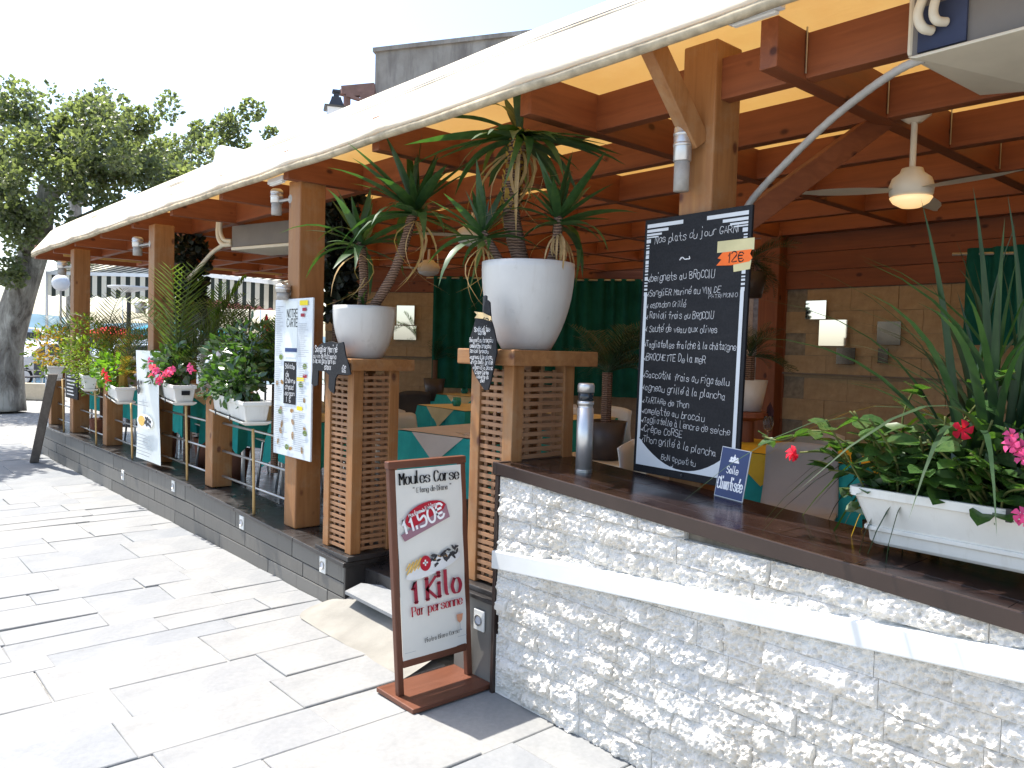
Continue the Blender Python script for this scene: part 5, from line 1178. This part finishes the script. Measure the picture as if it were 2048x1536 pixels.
# through the entrance
Ta=aZ(905,880,1.0); Ta=Vector((-4.25,1.55,0)); 
def tz(px,py): return aZ(px,py,1.0)
q=tz(905,868); table(q.x-.1,q.y+.30,'seen through the entrance, nearest',R(8),.85,.8,seed=11,drop=.40,over='overlay_white')
x1,y1=q.x-.1,q.y+.30
q2=tz(900,815); table(q2.x,q2.y+.3,'second behind the entrance',R(-4),.9,.8,seed=12,drop=.3); q3=tz(985,772); q3=Vector((-8.2,4.3,1.0)); table(q3.x,q3.y,'third behind the entrance near the curtain',R(5),1.1,.8,seed=13,drop=.3)
chair(x1-.75,y1-.15,R(95),'white moulded chair left of the nearest table through the entrance'); chair(x1-.25,y1+.75,R(165),'pale chair behind the nearest table through the entrance'); chair(q2.x-.1,q2.y+.9,R(190),'taupe chair with tall back behind the second table','chair_taupe'); chair(q2.x-.95,q2.y+.3,R(75),'dark chair left of the second table','chair_dark'); chair(q2.x+.9,q2.y+.5,R(-80),'pale chair right of the second table')
def rest(px,py,z): return aZ(px,py,z)
def cup(label,p,r=.035,h=.07,mat='glazed_teal'):
    o=MB().lathe([(r*.7,0),(r*.98,h*.3),(r,h*.6),(r*.8,h),(r*.7,h),(r*.85,h*.6),(0,h*.2)],18).build('candle_holder',mat,None,smooth=True); o.location=p; tag(o,label,'candle holder','candle holders'); return o
zt_=.9965
cup('teal glass candle holder on the second table',(q2.x-.15,q2.y+.2,zt_),.05,.095); cup('teal glass candle holder on the third table',(q3.x-.4,q3.y,zt_),.05,.09)
def wineglass(label,p,napkin=True):
    t=thing('wine_glass',label,'glass',p,0,'wine glasses'); MB().lathe([(.033,0),(.033,.003),(.005,.006),(.004,.085),(.03,.11),(.038,.15),(.032,.20),(.030,.20),(.036,.15),(.028,.112),(.0,.09)],16).build('bowl','clear_glass',t,smooth=True)
    if napkin: MB().add([(-.03,0,.12),(.03,0,.12),(.035,.01,.24),(.01,0,.30),(-.02,.01,.26),(-.03,.02,.2)],[(0,1,2,3,4,5)]).build('napkin','wine_napkin',t)['label']='dark folded napkin'
wineglass('wine glass with dark napkin on the second table',(q2.x+.22,q2.y+.28,zt_)); 
for k,dx in enumerate((.05,.14)):
    o=MB().lathe([(.026,0),(.028,.05),(.02,.06),(.02,.075),(0,.077)],14).build('shaker','steel_dull',None,smooth=True); o.location=(x1+.28+dx*1.0-.1,y1+.12+.06*k,zt_); tag(o,'small metal topped shaker on the nearest table, '+('left' if k==0 else 'right'),'shaker','shakers')
o=MB().prism([(0,0),(.16,0),(.15,.11),(.02,.11)],(0,0,0),(1,0,0),(0,.3,1),.012).build('menu_holder','chair_taupe',None); o.location=(x1+.2,y1+.25,zt_); tag(o,'small grey folded card holder on the nearest table','card holder')
for k in range(2):
    o=MB().bar((0,0,0),(.17,.03,0),.016,.003).tube([(.17,.03,0),(.2,.035,.0)],.008,6).build('cutlery','steel',None); o.location=(x1+.02+.05*k,y1-.2+.05*k,zt_+.003); o.rotation_euler=(0,0,-.5); tag(o,'steel fork on the nearest table' if k==0 else 'steel knife on the nearest table','cutlery')
# behind the counter
q=tz(1560,905); table(q.x-.05,q.y+.25,'with yellow cloth behind the chalkboard',R(4),1.15,.8,seed=15,over='yellow_cloth',drop=.33); qq=q
chair(q.x+.35,q.y-.45,R(20),'taupe moulded chair between the yellow table and the counter','chair_taupe'); chair(q.x-.1,q.y+1.0,R(170),'taupe chair behind the yellow table','chair_taupe'); 
p=aZ(1245,945,.62); chair(-3.25,1.05,R(-60),'white moulded chair seen left of the chalkboard','chair_white')
wineglass('wine glass with dark napkin on the yellow table',(qq.x-.3,qq.y+.35,zt_))
table(-5.4,3.0,'in the dim middle of the room',R(2),.85,.8,seed=17); chair(-5.0,3.6,R(170),'pale chair behind the table in the middle of the room')
# interior plants
def potpalm(label,px,py,Y,L,n,fr,potmat,pr=.16,ph=.3,zpot=None,emin=.3,emax=1.35):
    c=aY(px,py,Y); zp=(zpot if zpot is not None else .25); t=thing('potted_palm',label,'plant',(c.x,c.y,zp)); palm(t,c,L,n,rr,fr,emin,emax); MB().lathe([(pr*.7,0),(pr,ph),(pr*.92,ph),(pr*.85,ph*.9),(0,ph*.9)],20).build('pot',potmat,t,smooth=True)
    if c.z-zp>ph*.8: MB().tube([(0,0,ph*.5),(0,0,c.z-zp)],.035,8).build('trunk','bark_yucca',t)
    return c
potpalm('dark fan palm behind the steel bollard',1215,745,1.7,.55,26,FRD,'ceramic_dark',.15,.26,.875)
sb_=MB().box(-.45,.45,-.18,.18,0,.62); o=sb_.build('sideboard','low_wall',None,bevel=.01); cc=aY(1215,745,1.7); o.location=(cc.x+.05,cc.y+.02,.25); tag(o,'low pale wooden sideboard under the dark fan palm','sideboard')
potpalm('bushy plant in a pale pot on a stand right of the chalkboard',1500,712,2.6,.33,26,FRD,'pot_glaze',.13,.22,1.22,-.3,1.3)
c=aY(1500,712,2.6); o=MB().lathe([(.16,0),(.16,.03),(.05,.05),(.05,.9),(.17,.93),(.17,.965),(0,.966)],18).build('plant_stand','wood_red_z',None,smooth=False); o.location=(c.x,c.y,.25); tag(o,'dark wooden plant stand right of the chalkboard','stand')
potpalm('hanging dark palm at the red post right of the chalkboard',1500,520,3.2,.42,20,FRD,'ceramic_dark',.14,.2,aY(1500,545,3.2).z-.2,-.7,1.0)
potpalm('low spiky plant at the foot of the green curtain',870,720,3.9,.45,16,FRD,'ceramic_dark',.15,.3,.9)
# ================================================================ OUTSIDE: TREES, NEIGHBOURS, HARBOUR
rr=random.Random(5)
def tree(name,label,tr,limbs,clumps,nl,ls,mat,seed):
    base=Vector(tr[0][0]); t=thing(name,label,'tree',(base.x,base.y,0)); r=random.Random(seed); loc=Vector((base.x,base.y,0))
    mb=MB(); pp=smooth_path([Vector(p)-loc for p,_ in tr],5); k=len(tr); rad=[]
    for i in range(len(pp)): f=i/5; j=min(int(f),k-2); rad.append(tr[j][1]*(1-(f-j))+tr[j+1][1]*(f-j))
    mb.tube(pp,rad,14)
    for pts,r0,r1 in limbs: 
        q=smooth_path([Vector(p)-loc for p in pts],4); mb.tube(q,[r0+(r1-r0)*i/(len(q)-1) for i in range(len(q))],9)
    mb.build('trunk','bark_plane',t,smooth=True)
    mb=MB(); tw=MB()
    for c,rad_ in clumps:
        c=Vector(c)-loc; n=int(nl*rad_[0]*rad_[1]*rad_[2]); 
        for q in range(max(3,n//220)):
            o=Vector((r.gauss(0,.45)*rad_[0],r.gauss(0,.45)*rad_[1],r.gauss(0,.45)*rad_[2])); s=r.uniform(.28,.5)
            leafcloud(mb,c+o,(rad_[0]*s,rad_[1]*s,rad_[2]*s),n//max(3,n//220),ls,r,asp=.5,hollow=.15)
    stuff(mb.build('crown',mat,t)); return t
D=17.0
def T(px,py,d=D): return aD(px,py,d)
tree('plane_tree','big leafy plane tree with thick pale trunk at the far left',[(Vector((T(8,830).x,T(8,830).y,0)),.42),(T(6,760),.40),(T(12,690),.34),(T(40,590),.30),(T(70,500),.27),(T(85,430),.22),(T(95,370),.14)],
 [([T(60,520),T(110,470),T(180,430),T(250,400)],.16,.05),([T(75,470),T(40,420),T(5,380)],.14,.05),([T(85,420),T(150,340),T(200,280)],.12,.04),([T(40,590),T(5,560),T(-40,520)],.10,.04)],
 [(T(60,330),(1.1,1.1,1.0)),(T(160,330,16.5),(1.2,1.1,1.1)),(T(250,360),(1.1,1.1,.9)),(T(330,380,17.5),(1.0,1.0,.7)),(T(110,250),(.9,1,.8)),(T(210,270),(.9,1,.7)),(T(20,430,16.5),(.8,1,.8)),(T(10,540,16.5),(.55,.8,.6)),(T(40,210),(.6,.8,.6)),(T(120,410,16.2),(1.1,.8,.6)),(T(210,420,16.4),(1.0,.8,.5)),(T(-60,350),(1.3,1.3,1.3)),(T(300,300,18),(.7,.8,.6))],1900,.105,'leaf_plane',1)
tree('plane_tree','second plane tree rising behind the canopy',[(Vector((T(420,800,23).x,T(420,800,23).y,0)),.3),(T(420,600,23),.26),(T(430,450,23),.2)],[([T(430,450,23),T(460,380,23),T(500,330,23)],.1,.04)],
 [(T(420,350,23),(1.2,1.2,1.0)),(T(460,280,23),(.8,1,.8)),(T(510,310,23),(.8,.9,.6)),(T(380,330,23),(.9,.9,1.0)),(T(440,420,23),(1.4,1.2,.9)),(T(435,262,23),(.7,.8,.7)),(T(520,285,23),(.7,.8,.55)),(T(360,290,23),(.7,.8,.9)),(T(475,245,23),(.4,.5,.6)),(T(330,350,23),(1.0,1,.8))],1100,.12,'leaf_plane',2)
# tall wispy back branches of the trees against the sky
tree('plane_tree','thin high branches of a farther tree behind the plane tree',[(Vector((T(150,800,26).x,T(150,800,26).y,0)),.3),(T(150,600,26),.26),(T(150,420,26),.2),(T(150,260,26),.08)],[([T(150,420,26),T(230,330,26),T(265,230,26)],.08,.03),([T(150,420,26),T(90,300,26),T(70,200,26)],.08,.03)],
 [(T(70,215,26),(.7,.8,.8)),(T(95,190,26),(.4,.5,.8)),(T(160,230,26),(.8,.8,.7)),(T(195,215,26),(.5,.6,.8)),(T(255,240,26),(.6,.6,1.0)),(T(20,230,26),(.8,.8,.6)),(T(300,300,26),(.8,.8,.9))],520,.13,'leaf_plane',3)
tree('plane_tree','nearest plane tree at the left picture edge, its shade crossing the pavement',[(Vector((-14.6,-2.9,0)),.34),(Vector((-14.5,-2.8,1.5)),.3),(Vector((-14.3,-2.6,3.0)),.24),(Vector((-14.2,-2.5,4.2)),.12)],[([Vector((-14.3,-2.6,3.0)),Vector((-13.4,-2.0,4.0)),Vector((-12.8,-1.6,4.6))],.12,.04),([Vector((-14.3,-2.6,3.0)),Vector((-15.2,-2.0,4.2))],.12,.05)],
 [(Vector((-13.8,-2.2,4.7)),(1.5,1.4,.8)),(Vector((-12.9,-1.9,4.4)),(.9,.9,.6)),(Vector((-15.2,-2.1,4.9)),(1.4,1.2,.8)),(Vector((-14.2,-1.3,4.9)),(1.3,.9,.7))],1500,.13,'leaf_plane',4)
# building behind
BD=19.0
a=T(751,105,BD); b=T(1120,60,BD*.96); d_=Vector((b.x-a.x,b.y-a.y,0)).normalized(); nrm=Vector((-d_.y,d_.x,0))
if nrm.dot(fwd)<0: nrm=-nrm
bt=thing('concrete_building','stained grey concrete gable building rising behind the canopy','building',(a.x,a.y,0)); mb=MB(); Lb=9.0; zt2=a.z; rise=(b.z-a.z)/((b-a).length)
vs=[]
for z_ in (0,1):
    for n_ in (0,6):
        for l_ in (0,Lb): vs.append(d_*l_+nrm*n_+Vector((0,0,(zt2+rise*l_*.9)*z_)))
mb.hexa(vs); mb.build('wall','stained_concrete',bt)
MB().hexa([d_*l_+nrm*n_+Vector((0,0,zt2+rise*l_*.9+z_)) for z_ in (.002,.10) for n_ in (-.06,6.0) for l_ in (-.05,Lb)]).build('coping','stained_concrete',bt)
wb=thing('timber_balcony','dark timber balcony projecting from the concrete building','balcony',T(716,190,BD-.3)); o=Vector(wb.location)
for p,q,w_ in (((684,182),(750,176),.20),((686,180),(686,190),.20),((693,192),(750,186),.08),((694,192),(694,214),.07),((696,192),(735,205),.06),((722,200),(750,195),.18),((738,190),(738,206),.06)):
    MB().bar(T(*p,BD-.3)-o,T(*q,BD-.3)-o,.15,w_).build('timber','timber_grey',wb)
ln=thing('street_lantern','black four-sided street lantern showing above the canopy','lantern',T(672,300,12)); o=Vector(ln.location); k=12/1600
H0=T(672,215,12)-o
MB().lathe([(.20,0),(.16,.02),(.10,.14),(.10,.16),(.06,.17),(.05,.22),(.09,.24),(.08,.27),(0,.29)],4,c=H0+Vector((0,0,-.02)),M=Matrix.Rotation(R(20),4,'Z')).build('roof','black_metal',ln); MB().lathe([(.13,-.45),(.19,-.02)],4,c=H0,M=Matrix.Rotation(R(20),4,'Z')).build('glass','glass_lamp',ln); MB().tube([H0+Vector((0,0,-4.2)),H0+Vector((0,0,-.45))],.05,8).build('pole','black_metal',ln); MB().lathe([(.24,-.03),(.25,-.01),(.2,0)],4,c=H0,M=Matrix.Rotation(R(20),4,'Z')).build('brim','black_metal',ln)
# white board on the canopy
wp=aY(428,345,.9); q=[aY(420,345,.9),aY(487,345,.9),aY(487,310,.9),aY(478,297,.9),aY(440,290,.9),aY(432,295,.9)]; o=MB().prism([((p-wp).x,(p-wp).z) for p in q],(0,.2,0),(1,0,0),(0,0,1),.2).build('roof_unit','white_plastic',None,bevel=.01); o.location=wp; tag(o,'white rounded unit standing on top of the canopy','roof unit')
# striped awnings of the neighbour
def awning(label,A,B,up,val,n,scal=8):
    t=thing('striped_awning',label,'awning',A,0,'striped awnings'); A=Vector(A); B=Vector(B); up=Vector(up); mb=MB(); M_=n*6
    def uvmesh(name,fn,nu,nv):
        m2=MB(); m2.grid(fn,nu,nv); o=m2.build(name,'awning_stripe',t); uv=o.data.uv_layers.new(name='UVMap')
        for lp in o.data.loops: i=lp.vertex_index%(nu+1); uv.data[lp.index].uv=(i/nu*n,0)
        return o
    uvmesh('canvas',lambda u,v:(B-A)*u+up*v+Vector((0,0,-.05*math.sin(PI*v))),M_,4); uvmesh('valance',lambda u,v:(B-A)*u+Vector((0,0,-.02-(val+.05*abs(math.sin(u*scal*PI)))*v)),M_,3)
    MB().bar(Vector(),(B-A),.07,.07).build('front_bar','alu_light',t); 
    for e in (Vector(),(B-A)): MB().tube([e,e+up],.02,6).build('arm','alu_light',t); 
    for e in (Vector(),(B-A)): MB().tube([e,Vector((e.x,e.y,-A.z+.0))],.03,6).build('post','alu_light',t)
awning('nearer striped dark green and white awning at the far left end',T(94,546,17),T(300,551,16),right*1.2+fwd*1.6+Vector((0,0,.75)),.42,11)
awning('second striped dark green and white awning seen past the vine',T(400,549,15.5),T(566,567,13.2),right*1.1+fwd*1.6+Vector((0,0,.62)),.40,10)
# patio heater, globe, parasols
h=T(257,700,15); t=thing('patio_heater','tall dark-poled patio heater with a pale dish top','patio heater',(h.x,h.y,0)); zt3=T(257,583,15).z
MB().tube([(0,0,0),(0,0,zt3)],.04,8).build('pole','black_metal',t); MB().lathe([(.05,zt3-.02),(.36,zt3+.06),(.37,zt3+.09),(.0,zt3+.02)],20).build('dish','alu_light',t,smooth=True); MB().lathe([(.2,0),(.2,.03),(.05,.06)],16).build('foot','black_metal',t)
h=T(121,700,15); t=thing('globe_lamp','round pale globe lamp on thin poles left of the farthest post','lamp',(h.x,h.y,0)); zg=T(121,566,15).z; MB().lathe([(.155*math.sin(PI*i/12)+.0005,zg-.155*math.cos(PI*i/12)) for i in range(13)],18).build('globe','globe_glass',t,smooth=True); MB().tube([(-.03,0,0),(-.03,0,zg-.14)],.014,6).build('pole','pipe_grey',t); MB().tube([(.03,0,0),(.03,0,zg-.14)],.014,6).build('pole','pipe_grey',t)
def parasol(label,px,py,d,r,hh,mat,closed=False):
    c=T(px,py,d); t=thing('parasol',label,'parasol',(c.x,c.y,0),0,'parasols'); z=c.z; MB().tube([(0,0,0),(0,0,z+.02)],.025,8).build('pole','black_metal',t)
    if closed: MB().lathe([(.05,z-1.2),(.14,z-.9),(.10,z-.3),(.02,z)],10).build('canopy',mat,t)
    else:
        MB().lathe([(r,z-hh-.12),(r,z-hh),(r*.5,z-hh*.35),(.03,z)],8).build('canopy',mat,t)
        mb=MB()
        for k in range(8): a=k*PI/4; mb.bar((0,0,z-hh*.95),(r*math.cos(a),r*math.sin(a),z-hh-.02),.02,.02)
        mb.build('ribs','black_metal',t)
parasol('open pink parasol beyond the far end of the terrace',500,583,19,1.5,.25,'parasol_pink'); parasol('red closed parasol beside the white menu poster',533,630,18,.5,.3,'parasol_red',True); parasol('blue open parasol beyond the terrace',365,640,21,1.3,.3,'parasol_blue'); parasol('small red parasol by the harbour behind the red flowers',225,652,24,.9,.25,'parasol_red')
# low wall, cafe furniture
a=T(-60,838,20.5); b=T(118,829,20.5); o=MB().hexa([Vector((p.x,p.y,z))+n_ for z in (0,.42) for n_ in (Vector(),Vector((fwd.x,fwd.y,0))*.25) for p in (a,b)]).build('low_wall','low_wall',None,bevel=.01); tag(o,'low beige wall at the far left edge of the pavement','wall')
def cafechair(label,px,py,d,rz):
    c=T(px,py,d); t=thing('cafe_chair',label,'chair',(c.x,c.y,0),rz,'dark woven cafe chairs'); MB().box(-.25,.25,-.25,.25,.42,.46).build('seat','chair_dark',t,bevel=.01); MB().box(-.25,.25,.22,.26,.48,.9).build('backrest','chair_dark',t,bevel=.01)
    for sx in (-1,1):
        for sy in (-1,1): MB().tube([(sx*.23,sy*.23,0),(sx*.23,sy*.23,.43 if sy<0 else .9)],.016,6).build('leg','aluminium_leg',t)
        MB().bar((sx*.25,-.2,.64),(sx*.25,.22,.64),.03,.02).build('armrest','aluminium_leg',t)
for a in ((' nearest the leaning board',60,822,23.5,.3),(' at the left picture edge',18,815,24,2.2),(' behind the round table',32,790,26,3.0),(' farthest back by the white car',62,775,28,2.6)): cafechair('dark woven cafe chair'+a[0],*a[1:])
c=T(18,818,23); t=thing('cafe_table','round pale cafe table beyond the low wall','table',(c.x,c.y,0)); MB().lathe([(.0,.70),(.42,.70),(.42,.74),(0,.74)],24).build('tabletop','alu_light',t); MB().tube([(0,0,0),(0,0,.7)],.03,8).build('leg','aluminium_leg',t); MB().lathe([(.22,0),(.22,.02),(0,.03)],16).build('foot','black_metal',t)
# leaning weathered board at the corner
f0=aZ(60,924,0.0); f1=aY(97,748,f0.y+.05); o=MB(); d_=(f1-f0); sd=Vector((.2,.75,0)).normalized(); th=Vector((.07,-.02,0))
o.hexa([p+s_+t_ for p in (f0,f1) for t_ in (Vector(),sd*.10) for s_ in (Vector(),th)]); o=o.build('leaning_board','wood_grey_z',None,bevel=.006); tag(o,'weathered grey board leaning at the far corner of the terrace','board')
# parked cars and boats
def car(label,px,py,d,rz,mat):
    c=T(px,py,d); t=thing('parked_car',label,'car',(c.x,c.y,0),rz,'parked cars'); side=[(-2.0,.35),(-2.05,.75),(-1.85,.95),(-1.0,1.0),(-.55,1.42),(.9,1.46),(1.7,1.0),(2.05,.9),(2.08,.4),(1.9,.3),(-1.9,.3)]
    MB().prism(side,(0,-.85,0),(1,0,0),(0,0,1),-1.7).build('body',mat,t,bevel=.06); MB().prism([(-.85,1.02),(-.48,1.36),(.85,1.40),(1.4,1.03)],(0,-.862,0),(1,0,0),(0,0,1),-1.724).build('side_window','dark_glass',t)
    for sx in (-1.25,1.3):
        for sy in (-.80,.80):
            w_=MB().lathe([(0,-.1),(.31,-.1),(.33,-.05),(.33,.05),(.31,.1),(0,.1)],18,M=Matrix.Rotation(R(90),4,'X')).build('wheel','rubber',t,smooth=False,loc=(sx,sy,.33)); MB().lathe([(.2,-.115),(.2,.115)],14,M=Matrix.Rotation(R(90),4,'X')).build('rim','alu_light',w_)
    for sy in (-.6,.6): MB().box(-2.07,-2.0,sy-.15,sy+.15,.68,.8).build('headlight','glass_lamp',t)
car('white parked car behind the cafe tables',75,775,27,R(120),'car_white'); car('silver parked car behind the farthest planter',250,760,29,R(95),'car_silver'); car('white parked car seen between the far posts',330,745,31,R(100),'car_white'); car('white parked car half hidden by the plane trunk',10,770,30,R(130),'car_white')
def boat(label,px,d,L,rz,mast=0):
    c=T(px,690,d); t=thing('moored_boat',label,'boat',(c.x,c.y,.01),rz,'boats in the harbour'); n=9; mb=MB()
    def hf(u,v):
        x=(u-.5)*L; w_=L*.16*(1-max(0,(u-.55)/.45)**2); z=L*.12*v+ (L*.03*u*u if v>0 else 0); s=(-1 if v>=0 else 1); return (x,0,z)
    pr=[]
    for s in (-1,1):
        mb.grid(lambda u,v:((u-.5)*L,s*L*.16*(1-max(0,(u-.5)/.5)**2.2)*(.55+.45*v),L*.13*v+L*.04*u*u*v),12,3)
    mb.grid(lambda u,v:((u-.5)*L,(v-.5)*2*L*.16*(1-max(0,(u-.5)/.5)**2.2),L*.12+L*.04*u*u),12,2); mb.add([(-.5*L,-.088*L,0),(-.5*L,.088*L,0),(-.5*L,.16*L,.13*L),(-.5*L,-.16*L,.13*L)],[(0,1,2,3)]); mb.build('hull','boat_white',t)
    MB().hexa([(-.25*L,-.09*L,.12*L),(.15*L,-.08*L,.12*L),(-.25*L,.09*L,.12*L),(.15*L,.08*L,.12*L),(-.22*L,-.08*L,.24*L),(.05*L,-.07*L,.23*L),(-.22*L,.08*L,.24*L),(.05*L,.07*L,.23*L)]).build('cabin','boat_white',t,bevel=.05); MB().box(-.2*L,.07*L,-.088*L,.088*L,.17*L,.205*L).build('cabin_window','dark_glass',t)
    if mast: MB().tube([(0,0,.12*L),(0,0,mast)],.05,6).build('mast','alu_light',t)
for i,(px,d,L,rz,ms) in enumerate(((60,42,9,R(70),0),(215,46,8,R(60),0),(300,60,10,R(80),9),(245,75,9,R(40),11),(30,70,12,R(70),12),(460,55,9,R(90),0),(520,70,9,R(60),10))): boat(['white motor boat behind the cafe tables','white motor boat between the far posts','sailing boat with mast behind the second post','distant sailing boat under the near striped awning','large sailing boat at the left edge','white motor boat beyond the terrace palms','distant sailing boat beyond the pink parasol'][i],px,d,L,rz,ms)
bpy.context.view_layer.update()
print('objects',len(bpy.data.objects),'tris',sum(len(m_.polygons) for m_ in bpy.data.meshes)*2)
